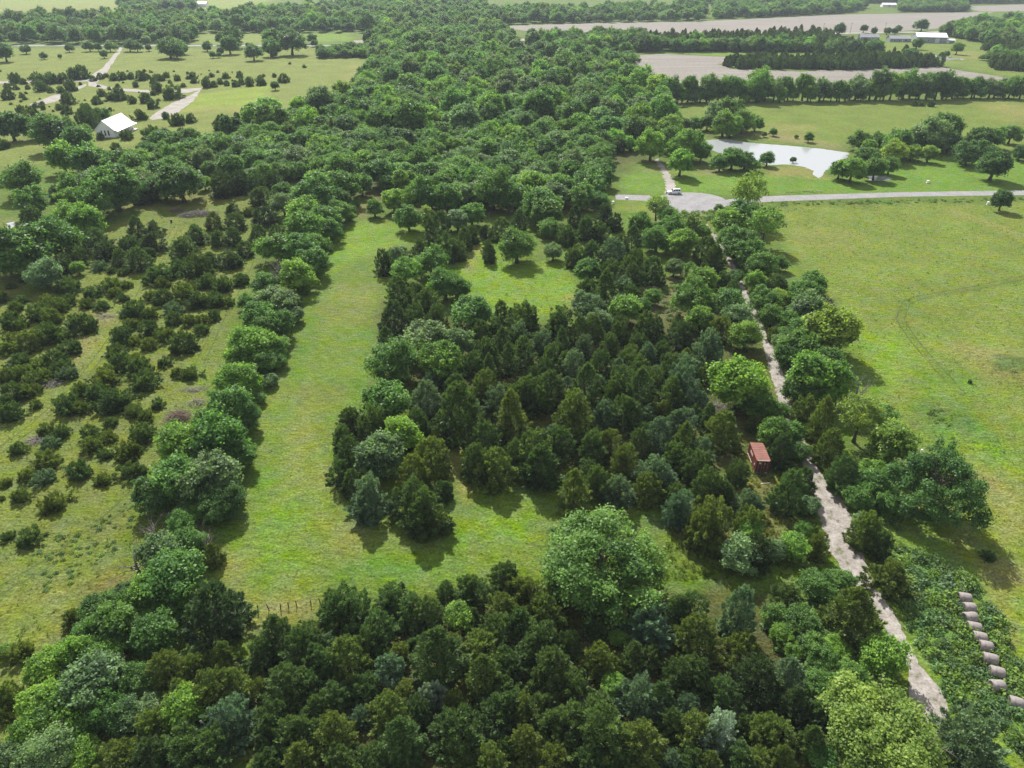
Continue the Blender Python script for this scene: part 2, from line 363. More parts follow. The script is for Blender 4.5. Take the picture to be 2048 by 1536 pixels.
def patchy(name, c1, c2, scale, stretch=(1, 1, 1), rot=0.0, rough=0.95, fine=6.0, bump=0.3):
    m = bpy.data.materials.new(name); m.use_nodes = True
    nt = m.node_tree; N, L = nt.nodes, nt.links; b = N['Principled BSDF']; b.inputs['Roughness'].default_value = rough; b.inputs['Specular IOR Level'].default_value = 0.15
    geo = N.new('ShaderNodeNewGeometry'); mp = N.new('ShaderNodeMapping'); mp.inputs['Scale'].default_value = stretch; mp.inputs['Rotation'].default_value = (0, 0, rot)
    L.new(geo.outputs['Position'], mp.inputs['Vector'])
    n = N.new('ShaderNodeTexNoise'); n.inputs['Scale'].default_value = scale; n.inputs['Detail'].default_value = 6; n.inputs['Roughness'].default_value = 0.65; L.new(mp.outputs[0], n.inputs['Vector'])
    n2 = N.new('ShaderNodeTexNoise'); n2.inputs['Scale'].default_value = fine; n2.inputs['Detail'].default_value = 3; L.new(geo.outputs['Position'], n2.inputs['Vector'])
    cr = N.new('ShaderNodeValToRGB'); cr.color_ramp.elements[0].position, cr.color_ramp.elements[1].position = 0.36, 0.64
    cr.color_ramp.elements[0].color, cr.color_ramp.elements[1].color = (*c1, 1), (*c2, 1)
    if name == 'pale_gravel':                                       # weeds and washed-in soil in the hollows
        e = cr.color_ramp.elements.new(0.44); e.color = (*c1, 1); cr.color_ramp.elements[0].color = (0.11, 0.115, 0.06, 1)
    L.new(n.outputs['Fac'], cr.inputs['Fac'])
    mr = N.new('ShaderNodeMapRange'); mr.inputs['From Min'].default_value, mr.inputs['From Max'].default_value = .3, .7; mr.inputs['To Min'].default_value, mr.inputs['To Max'].default_value = .78, 1.2
    L.new(n2.outputs['Fac'], mr.inputs['Value'])
    mx = N.new('ShaderNodeVectorMath'); mx.operation = 'SCALE'; L.new(cr.outputs[0], mx.inputs[0]); L.new(mr.outputs[0], mx.inputs['Scale']); L.new(mx.outputs[0], b.inputs['Base Color'])
    bp = N.new('ShaderNodeBump'); bp.inputs['Strength'].default_value = bump; bp.inputs['Distance'].default_value = 0.08; L.new(n2.outputs['Fac'], bp.inputs['Height']); L.new(bp.outputs[0], b.inputs['Normal'])
    return m
GRAVEL = patchy('pale_gravel', (0.205, 0.185, 0.165), (0.30, 0.275, 0.25), 0.55, fine=3.0)
ASPHALT = patchy('worn_asphalt', (0.185, 0.18, 0.185), (0.235, 0.23, 0.235), 0.25, fine=2.0, bump=0.1)
CLAY = patchy('gravel_drive', (0.21, 0.195, 0.175), (0.29, 0.27, 0.245), 0.2)
PLOUGH = patchy('ploughed_soil', (0.150, 0.136, 0.120), (0.200, 0.182, 0.162), 0.05, (0.25, 2.2, 1), 0.06, fine=0.5)

sheet('gravel_path', band(PATH, 10), 0.012, GRAVEL, 'pale rutted gravel track between the trees', 0.16, 0.5, 3)
# the road with its turning circle
circ = [(1377 + 78 * math.cos(a), 406 + 21 * math.sin(a)) for a in np.linspace(0.30, 2 * math.pi - 0.30, 26)]
road_px = [(2300, 386.5), (1800, 393.5), (1540, 403.5), (1470, 408)] + circ[:13] + [(1300, 402), (1232, 399)] + [(1230, 389), (1300, 391)] + circ[14:] + [(1462, 398), (1540, 392), (1800, 384.5), (2300, 377)]
sheet('road', road_px, 0.016, ASPHALT, 'grey asphalt road ending in a turning circle')
sheet('dirt_track', band([(1345, 390, 15), (1341, 370, 11), (1334, 352, 8), (1322, 332, 5), (1312, 318, 3)], 8), 0.008, CLAY, 'rutted dirt track leaving the turning circle', 0.4, 1.2, 5)
sheet('gravel_drive', band([(243, 96, 3), (228, 115, 5), (210, 140, 7), (188, 158, 11), (176, 164, 12)], 6), 0.05, CLAY, 'pale gravel drive crossing the pasture from the highway', 0.3, 3, 6)
sheet('gravel_drive', band([(180, 160, 3), (100, 163, 2), (0, 165, 3), (-200, 168, 3)], 3), 0.03, CLAY, 'narrow pale gravel drive branching west among small cedars', 0.3, 3, 7)
sheet('gravel_drive', band([(172, 170, 3), (140, 182, 4), (112, 196, 8), (80, 206, 6), (58, 211, 2)], 3), 0.02, CLAY, 'short gravel spur widening into a parking pad', 0.3, 3, 8)
sheet('gravel_drive', band([(178, 168, 5), (230, 179, 3), (300, 183, 3), (372, 182, 5), (402, 178, 5), (384, 196, 8), (350, 216, 13), (322, 229, 11), (300, 238, 3)], 3), 0.04, CLAY, 'gravel drive looping towards the white house', 0.3, 3, 9)
sheet('highway', band([(-400, 91), (640, 91.5), (760, 93)], 1.6), 0.06, ASPHALT, 'thin pale highway in front of the far woodland')
sheet('far_road', band([(1660, 67), (1850, 64), (2100, 60)], 1.3), 0.06, CLAY, 'pale lane behind the farm sheds')
sheet('far_road', band([(1015, 79), (1050, 80), (1062, 96), (1040, 112)], 3), 0.06, CLAY, 'pale drive between woods at the field corner')
sheet('ploughed_field', [(1205, 158), (1240, 135), (1252, 112), (1320, 108), (1480, 115), (1600, 111), (1640, 114), (1470, 122), (1438, 128), (1460, 138), (1600, 143), (1880, 134), (1990, 152), (2030, 158), (1990, 166), (1800, 172), (1500, 184), (1330, 182)], 0.05, PLOUGH, 'bare ploughed field wrapped around a cedar thicket', 0.8, 6, 11)
sheet('ploughed_field', [(985, 53), (1190, 46), (1400, 43), (1690, 29), (1990, 24), (1900, 42), (1870, 58), (1700, 68), (1500, 74), (1280, 76), (1100, 68)], 0.05, PLOUGH, 'long bare ploughed field below the far treeline', 0.8, 8, 12)
sheet('ploughed_field', [(1925, 13), (2200, 4), (2200, 22), (1960, 23)], 0.05, PLOUGH, 'distant ploughed field beyond the farm sheds', 0.8, 10, 13)

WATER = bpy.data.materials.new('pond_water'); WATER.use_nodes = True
b = WATER.node_tree.nodes['Principled BSDF']; b.inputs['Base Color'].default_value = (0.30, 0.315, 0.32, 1); b.inputs['Roughness'].default_value = 0.12; b.inputs['IOR'].default_value = 1.33; b.inputs['Specular IOR Level'].default_value = 1.0  # base colour lightened to stand in for part of the bright sky reflection
n = WATER.node_tree.nodes.new('ShaderNodeTexNoise'); n.inputs['Scale'].default_value = 1.2; n.inputs['Detail'].default_value = 3
bp = WATER.node_tree.nodes.new('ShaderNodeBump'); bp.inputs['Strength'].default_value = 0.05; bp.inputs['Distance'].default_value = 0.1
ge = WATER.node_tree.nodes.new('ShaderNodeNewGeometry'); WATER.node_tree.links.new(ge.outputs['Position'], n.inputs['Vector'])
WATER.node_tree.links.new(n.outputs['Fac'], bp.inputs['Height']); WATER.node_tree.links.new(bp.outputs[0], b.inputs['Normal'])
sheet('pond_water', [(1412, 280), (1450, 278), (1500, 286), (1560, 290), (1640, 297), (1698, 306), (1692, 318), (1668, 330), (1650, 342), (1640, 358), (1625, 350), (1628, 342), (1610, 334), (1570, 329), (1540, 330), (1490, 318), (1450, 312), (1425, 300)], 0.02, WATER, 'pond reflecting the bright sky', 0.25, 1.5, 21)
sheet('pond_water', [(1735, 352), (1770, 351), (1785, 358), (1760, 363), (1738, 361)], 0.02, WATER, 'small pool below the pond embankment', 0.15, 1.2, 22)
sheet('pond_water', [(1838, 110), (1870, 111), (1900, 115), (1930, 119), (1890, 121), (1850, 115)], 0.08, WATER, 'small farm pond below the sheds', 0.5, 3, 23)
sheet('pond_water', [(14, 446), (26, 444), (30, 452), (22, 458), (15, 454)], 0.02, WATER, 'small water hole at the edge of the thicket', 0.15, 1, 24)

RUT = patchy('pressed_grass', (0.050, 0.066, 0.016), (0.070, 0.090, 0.022), 0.4)
for k, (line, lab) in enumerate((([(352, 455), (318, 520), (262, 622), (205, 705), (150, 775), (70, 850), (-20, 915)], 'wheel rut along the grass lane between the cedar strips'), ([(520, 470), (492, 545), (440, 640), (398, 730)], 'wheel rut along the grass lane beside the hedgerow'),
                                 ([(270, 985), (190, 1060), (90, 1130), (-20, 1190)], 'wheel rut across the lower pasture'), ([(2060, 552), (1960, 574), (1850, 592), (1812, 606), (1800, 640), (1830, 684), (1890, 752), (1950, 820)], 'wheel rut curving through the open meadow'))):
    pts = G(line)
    for s in (-.85, .85):
        L_, R_ = [], []
        for i, p in enumerate(pts):
            d = pts[min(i + 1, len(pts) - 1)] - pts[max(i - 1, 0)]; d = d / np.hypot(*d); nn = np.array([-d[1], d[0]])
            L_.append(p + nn * (s + .13)); R_.append(p + nn * (s - .13))
        sheet('wheel_rut', None, 0.006, RUT, lab, 0.07, 1.2, 80 + k, [tuple(a) for a in L_ + R_[::-1]])
# ------------------------------------------------------------------ trees: shapes shared by all copies
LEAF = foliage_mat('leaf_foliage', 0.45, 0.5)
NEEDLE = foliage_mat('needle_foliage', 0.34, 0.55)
BARK = mat('bark', (0.10, 0.078, 0.06), 0.95, noise=(3.0, 0.4), bump=0.6)
DEADWOOD = mat('dead_wood', (0.25, 0.22, 0.21), 0.95, noise=(2.0, 0.35), bump=0.4)

def unit(a):
    return a / np.maximum(np.linalg.norm(a, axis=1, keepdims=True), 1e-9)

def diamonds(name, C, A, Nn, ln, wd, tone, m):
    """One leaf-sized diamond per row: centre C, long axis A, facing Nn."""
    A = unit(A); B = unit(np.cross(Nn, A)); n = len(C)
    up = unit(np.cross(A, B))
    V = np.empty((n, 4, 3))
    V[:, 0] = C - A * ln[:, None] * 0.5
    V[:, 1] = C + B * wd[:, None] * 0.5 + up * wd[:, None] * 0.12
    V[:, 2] = C + A * ln[:, None] * 0.5
    V[:, 3] = C - B * wd[:, None] * 0.5 + up * wd[:, None] * 0.12
    me = bpy.data.meshes.new(name)
    me.vertices.add(4 * n); me.vertices.foreach_set('co', V.reshape(-1).astype(np.float32))
    me.loops.add(4 * n); me.loops.foreach_set('vertex_index', np.arange(4 * n, dtype=np.int32))
    me.polygons.add(n)
    me.polygons.foreach_set('loop_start', np.arange(0, 4 * n, 4, dtype=np.int32))
    me.polygons.foreach_set('loop_total', np.full(n, 4, np.int32))
    at = me.attributes.new('leaf_tone', 'FLOAT', 'FACE'); at.data.foreach_set('value', tone.astype(np.float32))
    me.materials.append(m); me.update(calc_edges=True)
    return me

def sphere_dirs(r, n, zmin=-1.0):
    z = r.uniform(zmin, 1, n); a = r.uniform(0, 2 * np.pi, n); q = np.sqrt(1 - z * z)
    return np.stack([q * np.cos(a), q * np.sin(a), z], 1)

def leafy_crown(seed, height=1.8, n_lobe=22, n_sub=20, n_leaf=24, leaf=0.088, low=0.04, spread=0.60, open_=0.06, lobe=(0.26, 0.46), clump=0.075):
    """Crown of radius ~1: uneven lobes, sub-clumps on each lobe, leaves in each clump."""
    r = np.random.default_rng(seed)
    d = sphere_dirs(r, n_lobe * 14, -0.75); lim = 1 - 3.4 / n_lobe
    keep = []
    for i, q in enumerate(d):                                         # spread lobes apart
        if all(np.dot(q, d[k]) < lim for k in keep): keep.append(i)
        if len(keep) >= n_lobe: break
    d = d[keep]; n_lobe = len(d)
    cz = low + (height - low) * 0.5; hz = (height - low) * 0.5
    ph = r.uniform(0, 6.28, 3); az = np.arctan2(d[:, 1], d[:, 0])
    uneven = 1 + 0.16 * np.sin(az + ph[0]) + 0.12 * np.sin(2 * az + ph[1] + 2 * d[:, 2]) + 0.08 * np.sin(3 * az + ph[2])
    rad = r.uniform(lobe[0], lobe[1], n_lobe)
    bulge = r.uniform(0.72, 1.16, n_lobe) * uneven
    Lc = d * np.array([1, 1, hz]) * (spread * bulge)[:, None]; Lc[:, 2] += cz
    Lc[:, 2] = np.maximum(Lc[:, 2], low + 0.12)
    lobe_tone = r.normal(0.5, 0.17, n_lobe)
    C, Nn, T = [], [], []
    for i in range(n_lobe):
        s = sphere_dirs(r, n_sub, -0.7)
        s = unit(s + 0.45 * d[i] + np.array([0, 0, 0.22]))
        sc = Lc[i] + s * (rad[i] * r.uniform(0.45, 1.12, n_sub))[:, None] * np.array([1, 1, .85])
        for j in range(n_sub):
            if r.random() < open_: continue
            k = max(4, int(n_leaf * r.uniform(0.5, 1.5)))
            off = r.normal(0, 1, (k, 3)) * np.array([1, 1, 0.7]) * clump * r.uniform(.8, 1.3)
            C.append(sc[j] + off)
            Nn.append(0.55 * s[j] + np.array([0, 0, 0.75]) + r.normal(0, 0.42, (k, 3)))
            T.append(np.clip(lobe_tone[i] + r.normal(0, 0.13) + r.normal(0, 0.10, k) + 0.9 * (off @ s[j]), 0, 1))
    C, Nn, T = np.concatenate(C), unit(np.concatenate(Nn)), np.concatenate(T)
    C[:, 2] = np.maximum(C[:, 2], 0.03)
    n = len(C)
    ln = leaf * r.uniform(0.65, 1.5, n)
    return diamonds('leaf_crown', C, r.normal(0, 1, (n, 3)), Nn, ln, ln * r.uniform(0.55, 0.9, n), T, LEAF)

def cedar_crown(seed, height=2.4, n_clump=98, n_spray=104, power=0.5, rise=0.55, tops=1, ragged=0.13, plume=1.1):
    """Dense bushy crown made of many small upswept plumes; radius ~1."""
    r = np.random.default_rng(seed)
    ph = r.uniform(0, 6.28, 4)
    C, A, Nn, T = [], [], [], []
    heads = [(0.0, 0.0, 1.0, 1.0)]
    for k in range(tops - 1):
        a = r.uniform(0, 6.28); q = r.uniform(.32, .5); heads.append((q * math.cos(a), q * math.sin(a), r.uniform(0.68, 0.92), r.uniform(.6, .8)))
    per = [n_clump] if tops == 1 else [int(n_clump * .6)] + [int(n_clump * .6 / (tops - 1))] * (tops - 1)
    for (hx, hy, hs, hr), m in zip(heads, per):
        for i in range(m):
            u = ((i + r.random()) / m) ** 1.25                          # more plumes low down, where the crown is wide
            a = i * 2.39996 + r.normal(0, 0.35)
            lump = 1 + ragged * (math.sin(2 * a + ph[0] + 5 * u) + 0.7 * math.sin(3 * a + ph[1] - 8 * u) + 0.5 * math.sin(5 * a + ph[2] + 13 * u))
            env = min(1.0, 0.62 + u / 0.2 * 0.38) * max(1 - u, 0.0) ** power * lump * hr * r.uniform(.84, 1.1)
            rad = np.array([math.cos(a), math.sin(a), 0.0])
            lift = rise * (0.55 + 1.6 * u * u) + r.normal(0, 0.15)
            dirn = rad * (1 - 0.75 * u) + np.array([0, 0, lift]); dirn /= np.linalg.norm(dirn)
            ln_b = (0.30 + 0.16 * (1 - u)) * r.uniform(.75, 1.25) * plume
            tip = np.array([hx, hy, 0.0]) + rad * env + np.array([0, 0, max(.06, u * height * hs + r.normal(0, .03))])
            k = int(n_spray * r.uniform(0.7, 1.3) * (1.1 - .5 * u))
            t = r.uniform(0, 1, k) ** 0.7
            e1 = np.cross(dirn, [0.3, 0.2, 1.0]); e1 /= np.linalg.norm(e1); e2 = np.cross(dirn, e1)
            b2 = r.uniform(0, 6.28, k); ring = np.cos(b2)[:, None] * e1 + np.sin(b2)[:, None] * e2
            w = (0.21 * (1 - t) ** .8 + 0.012) * np.sqrt(r.uniform(.1, 1, k)) * r.uniform(.8, 1.25)
            C.append(tip - dirn * ln_b * (1 - t)[:, None] + ring * w[:, None])
            A.append(dirn * .9 + ring * (1.05 - .6 * t)[:, None] + r.normal(0, 0.25, (k, 3)) + np.array([0, 0, 0.2]))
            Nn.append(ring * .5 + 0.25 * rad + np.array([0, 0, 0.9]) + r.normal(0, 0.4, (k, 3)))
            bt = r.normal(0.42, 0.13)
            T.append(np.clip(bt + 0.62 * (t - 0.5) + r.normal(0, 0.09, k), 0, 1))  # lit plume tips and dark crevices painted into the tone, plus random variation
    C, A, Nn, T = map(np.concatenate, (C, A, Nn, T))
    C[:, 2] = np.maximum(C[:, 2], 0.03)
    n = len(C); ln = 0.125 * r.uniform(0.6, 1.35, n)
    return diamonds('cedar_crown', C, A, unit(Nn), ln, ln * r.uniform(0.28, 0.46, n), T, NEEDLE)

def trunk_mesh(seed, height, limbs=6, thick=0.075, dead=False, forks=2):
    r = random.Random(seed); mb = MB()
    top = height * 0.78
    pts, rads = [], []
    x = y = 0.0
    for i in range(6):
        t = i / 5
        pts.append((x, y, t * top)); rads.append(thick * (1.25 - 1.1 * t) if i else thick * 1.5)
        x += r.uniform(-0.04, 0.04); y += r.uniform(-0.04, 0.04)
    mb.tube(pts, rads, 7)
    def limb(p, d, ln, rad, lev):
        q = Vector(p); P, R = [q.copy()], [rad]
        for k in range(3):
            d = (d + Vector((r.uniform(-.25, .25), r.uniform(-.25, .25), r.uniform(-.05, .25)))).normalized()
            q = q + d * ln / 3; P.append(q.copy()); R.append(rad * (1 - 0.3 * (k + 1)))
        mb.tube(P, R, 5 if lev else 6)
        if lev < forks:
            for k in range(3 if dead else 2):
                dd = (d + Vector((r.uniform(-.9, .9), r.uniform(-.9, .9), r.uniform(-.2, .5)))).normalized()
                limb(P[r.choice((1, 2, 3))], dd, ln * r.uniform(.45, .7), rad * 0.5, lev + 1)
    for k in range(limbs):
        a = k * 2.4 + r.uniform(-.4, .4); i = r.choice((2, 3, 4) if limbs < 12 else (1, 2, 3, 4, 5))
        limb(pts[i], Vector((math.cos(a), math.sin(a), r.uniform(0.3, 0.9))).normalized(), r.uniform(.5, .8), rads[i] * 0.6, 1 if not dead else 0)
    return mb.mesh('dead_tree_wood' if dead else 'trunk', DEADWOOD if dead else BARK, True)

LEAFY = [(leafy_crown(11, 1.75), trunk_mesh(1, 1.75), 1.75), (leafy_crown(12, 1.95, n_lobe=26, spread=0.58), trunk_mesh(2, 1.95), 1.95),
         (leafy_crown(13, 1.60, n_lobe=18, lobe=(.3, .5), n_sub=24), trunk_mesh(3, 1.6), 1.6), (leafy_crown(14, 1.85, n_lobe=30, lobe=(.2, .38), n_sub=17), trunk_mesh(4, 1.85), 1.85),
         (leafy_crown(15, 1.70, n_lobe=20, leaf=0.075, n_leaf=32), trunk_mesh(5, 1.7), 1.7), (leafy_crown(16, 1.80, n_lobe=14, lobe=(.3, .55), n_sub=30, open_=.12), trunk_mesh(10, 1.8), 1.8)]
BIGLEAFY = [(leafy_crown(21, 1.55, n_lobe=30, n_sub=36, n_leaf=36, leaf=0.045, spread=0.72, lobe=(.18, .42), clump=.05, open_=.1), trunk_mesh(6, 1.55, 9), 1.55),
            (leafy_crown(22, 1.65, n_lobe=36, n_sub=30, n_leaf=36, leaf=0.045, spread=0.66, lobe=(.19, .37), clump=.05, open_=.1), trunk_mesh(7, 1.65, 9), 1.65)]
SPARSE = [(leafy_crown(31, 2.1, n_lobe=22, n_sub=14, n_leaf=18, leaf=0.08, low=0.5, open_=0.2), trunk_mesh(8, 2.1, 10, 0.06), 2.1),
          (leafy_crown(32, 2.3, n_lobe=20, n_sub=14, n_leaf=17, leaf=0.08, low=0.6, open_=0.22), trunk_mesh(9, 2.3, 10, 0.06), 2.3)]
CEDAR = [(cedar_crown(41, 2.3), trunk_mesh(40, 2.2, 0, 0.06), 2.3), (cedar_crown(42, 2.0, power=0.42), trunk_mesh(43, 1.9, 0, 0.06), 2.0),
         (cedar_crown(43, 2.2, tops=3, power=0.5), trunk_mesh(44, 2.0, 0, 0.06), 2.2), (cedar_crown(44, 2.5, power=0.58), trunk_mesh(45, 2.4, 0, 0.06), 2.5),
         (cedar_crown(45, 2.1, tops=2, ragged=0.22), trunk_mesh(46, 2.0, 0, 0.06), 2.1), (cedar_crown(46, 1.8, power=0.4, tops=2), trunk_mesh(47, 1.7, 0, 0.06), 1.8), (cedar_crown(47, 2.1, power=0.45, tops=3, ragged=.25), trunk_mesh(48, 1.9, 0, 0.06), 2.1)]
YOUNG = [(cedar_crown(51, 1.35, n_clump=85, power=0.4, rise=0.7, ragged=.2, plume=1.15), trunk_mesh(50, 1.2, 0, 0.06), 1.35), (cedar_crown(52, 1.2, n_clump=85, power=0.36, rise=0.6, tops=2, ragged=.25, plume=1.2), trunk_mesh(51, 1.1, 0, 0.06), 1.2),
         (cedar_crown(53, 1.5, n_clump=85, power=0.45, rise=0.8, tops=2, ragged=.22, plume=1.15), trunk_mesh(52, 1.3, 0, 0.06), 1.5), (cedar_crown(54, 1.3, n_clump=90, power=0.36, rise=0.65, tops=3, ragged=0.28, plume=1.2), trunk_mesh(53, 1.1, 0, 0.06), 1.3)]
DEAD = [(None, trunk_mesh(61, 2.0, 14, 0.07, True, 2), 2.0), (None, trunk_mesh(62, 1.7, 16, 0.08, True, 2), 1.7)]

TINT = {'c': (0.080, 0.138, 0.042), 'o': (0.120, 0.172, 0.040), 's': (0.115, 0.190, 0.112), 'S': (0.23, 0.32, 0.26), 'k': (0.056, 0.098, 0.036),
        'g': (0.098, 0.205, 0.044), 'l': (0.148, 0.278, 0.044), 'b': (0.135, 0.222, 0.095), 'd': (0.074, 0.158, 0.044), 'y': (0.190, 0.290, 0.055), 'e': (0.16, 0.19, 0.10)}
TONE_WORD = {'c': 'dark green', 'o': 'olive green', 's': 'blue-green', 'S': 'silvery', 'k': 'blackish green',
             'g': 'mid-green', 'l': 'bright green', 'b': 'grey-green', 'd': 'deep green', 'y': 'yellow-green', 'e': 'thin greyish'}
SHAPES = {'cedar_tree': CEDAR, 'young_cedar': YOUNG, 'leafy_tree': LEAFY, 'big_tree': BIGLEAFY, 'sparse_tree': SPARSE, 'dead_tree': DEAD}
NOUN = {'cedar_tree': 'cedar tree', 'young_cedar': 'bushy young cedar', 'leafy_tree': 'leafy tree', 'big_tree': 'broad leafy tree', 'sparse_tree': 'open-crowned tree', 'dead_tree': 'bare dead tree'}
NAME = {'big_tree': 'leafy_tree', 'sparse_tree': 'leafy_tree'}
LANDMARKS, TREES = [], []                                            # things that single out their neighbours
PLACED = []                                                         # (x, y, radius) of every single tree

def locate(x, y, r, k):
    """Ground place and radius of a crown whose middle shows at (x, y) with half-width r, its height being k radii."""
    z = 0.0
    for _ in range(6):
        t = depth(x, y, z); R = r * t / FOC; z = 0.48 * k * R
    return g(x, y, z), R

PATH_LINE = G([q[:2] for q in PATH]); PATH_AREA = G(band(PATH, 10))
def off_path(P, R):
    """Trees stand beside the gravel track, not on it."""
    p = np.array([[P[0], P[1]]]); d = poly_dist(p, PATH_AREA)[0]; need = 0.28 * R
    if d >= need: return P
    best = None
    for a, b in zip(PATH_LINE[:-1], PATH_LINE[1:]):
        ab = b - a; t = np.clip(((p[0] - a) @ ab) / (ab @ ab), 0, 1); q = a + t * ab; e = p[0] - q; l = math.hypot(*e)
        if best is None or l < best[0]: best = (l, e if l > .05 else np.array([ab[1], -ab[0]]))
    e = best[1] / np.hypot(*best[1]); k = need - d
    return Vector((P[0] + e[0] * k, P[1] + e[1] * k, 0))

def put_tree(kind, P, R, tone, label, cat, group, seed=None, hs=1.0, name=None):
    if group: P = off_path(P, R)
    rr = random.Random(int(P[0] * 131 + P[1] * 977) if seed is None else seed)
    crown, trunk, h = rr.choice(SHAPES[kind])
    s = R * rr.uniform(0.97, 1.06); sz = s * hs * rr.uniform(0.94, 1.08)
    o = thing(name or NAME.get(kind, kind), label, cat, (P[0], P[1], -0.03), rr.uniform(0, 6.283), group, (s * rr.uniform(0.9, 1.12), s * rr.uniform(0.9, 1.12), sz))
    if crown:
        c = link('crown', crown, o)
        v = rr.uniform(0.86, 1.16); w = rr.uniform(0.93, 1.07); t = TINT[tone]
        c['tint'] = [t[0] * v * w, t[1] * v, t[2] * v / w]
        link('trunk', trunk, o)
    else:
        link('branches', trunk, o)
    PLACED.append((P[0], P[1], R)); TREES.append((o, P[0], P[1], R, kind, tone))
    return o

def size_word(R, kind):
    a, b = {'cedar_tree': (2.6, 3.6), 'young_cedar': (1.7, 2.7)}.get(kind, (3.2, 4.8))
    return 'small' if R < a else ('large' if R > b else 'medium-sized')

def plant(kind, where, spec, hs=1.0, cat=None, name=None):
    """spec: {tone: 'x,y,r x,y,r ...'} read off the photograph."""
    for tone, txt in spec.items():
        for tok in txt.split():
            x, y, r = map(float, tok.split(','))
            kk = SHAPES[kind][0][2] * hs
            far_ = (1.22 if y < 245 else 0.9 if y < 600 and kind == 'cedar_tree' and x < 620 else 1.0) if 'cedar' in kind else (1.15 if y < 345 or 'meadow' in where else 1.0)
            P, R = locate(x, y, far_ * r * {'cedar_tree': 1.14, 'young_cedar': 0.98}.get(kind, 1.04), kk)
            sw = size_word(R, kind) + ' ' if y > 245 else 'taller ' if r > 11 else 'low ' if r < 7 else ''
            lab = f"{sw}{TONE_WORD[tone]} {NOUN[kind]} {where}"
            if kind == 'dead_tree': lab = f"{size_word(R, kind)} bare grey dead tree {where}"
            put_tree(kind, P, R, tone, lab, cat or ('cedar' if 'cedar' in kind else 'tree'), f"{NOUN[kind]}s {where}", hs=hs, name=name)

def free_of(P, R, packing):
    A = np.array(PLACED[-3000:]) if PLACED else np.zeros((0, 3))
    if not len(A): return True
    return bool((np.hypot(A[:, 0] - P[0], A[:, 1] - P[1]) > packing * (A[:, 2] + R)).all())

def scatter_points(poly_px, rmin, rmax, packing, tries, r, holes=()):
    """Fill a patch of ground with non-overlapping crowns; returns x, y, radius."""
    poly = G(poly_px); holes = [G(h) for h in holes]
    lo, hi = poly.min(0), poly.max(0)
    C = r.uniform(lo, hi, (tries, 2)); C = C[in_poly(C, poly)]
    for h in holes: C = C[~in_poly(C, h)]
    cell = rmax * 2 * packing; grid = {}; out = []
    for x, y, R in PLACED:
        if lo[0] - 15 < x < hi[0] + 15 and lo[1] - 15 < y < hi[1] + 15:
            grid.setdefault((int(x // cell), int(y // cell)), []).append((x, y, R))
    for x, y in C:
        R = rmin + (rmax - rmin) * r.random() ** 1.3
        i, j = int(x // cell), int(y // cell); ok = True
        for a in (i - 1, i, i + 1):
            for b in (j - 1, j, j + 1):
                for q in grid.get((a, b), ()):
                    if math.hypot(q[0] - x, q[1] - y) < packing * (q[2] + R): ok = False; break
                if not ok: break
            if not ok: break
        if ok: grid.setdefault((i, j), []).append((x, y, R)); out.append((x, y, R))
    return out

# ------------------------------------------------------------------ masses that nobody could count: instances on points
def proto_collection(name, shapes):
    c = bpy.data.collections.new(name)
    for i, me in enumerate(shapes):
        c.objects.link(bpy.data.objects.new(f'{name}_{i:02d}', me))
    return c

def mass(name, label, pts, rot, scl, idx, tint, coll, cat=None):
    me = bpy.data.meshes.new(name); n = len(pts)
    me.vertices.add(n); me.vertices.foreach_set('co', np.asarray(pts, np.float32).reshape(-1))
    for nm, ty, arr, key in (('rot', 'FLOAT_VECTOR', rot, 'vector'), ('scl', 'FLOAT_VECTOR', scl, 'vector'), ('tint', 'FLOAT_VECTOR', tint, 'vector'), ('idx', 'INT', idx, 'value')):
        a = me.attributes.new(nm, ty, 'POINT')
        a.data.foreach_set(key, np.asarray(arr, np.int32 if ty == 'INT' else np.float32).reshape(-1))
    o = link(name, me); tag(o, label, cat, kind='stuff')
    ng = bpy.data.node_groups.new(name + '_scatter', 'GeometryNodeTree')
    ng.interface.new_socket('Geometry', in_out='INPUT', socket_type='NodeSocketGeometry')
    ng.interface.new_socket('Geometry', in_out='OUTPUT', socket_type='NodeSocketGeometry')
    N, L = ng.nodes, ng.links
    gi, go = N.new('NodeGroupInput'), N.new('NodeGroupOutput')
    ip, ci, er = N.new('GeometryNodeInstanceOnPoints'), N.new('GeometryNodeCollectionInfo'), N.new('FunctionNodeEulerToRotation')
    ci.inputs['Collection'].default_value = coll
    ci.inputs['Separate Children'].default_value = True; ci.inputs['Reset Children'].default_value = True
    def named(nm, ty):
        q = N.new('GeometryNodeInputNamedAttribute'); q.data_type = ty; q.inputs['Name'].default_value = nm; return q.outputs['Attribute']
    ip.inputs['Pick Instance'].default_value = True
    L.new(gi.outputs[0], ip.inputs['Points']); L.new(ci.outputs[0], ip.inputs['Instance'])
    L.new(named('idx', 'INT'), ip.inputs['Instance Index'])
    L.new(named('rot', 'FLOAT_VECTOR'), er.inputs[0]); L.new(er.outputs[0], ip.inputs['Rotation'])
    L.new(named('scl', 'FLOAT_VECTOR'), ip.inputs['Scale'])
    L.new(ip.outputs[0], go.inputs[0])
    md = o.modifiers.new('scatter', 'NODES'); md.node_group = ng
    return o

LEAFY_MASS = proto_collection('woodland_shape', [s[0] for s in LEAFY])
CEDAR_MASS = proto_collection('cedar_shape', [s[0] for s in CEDAR])

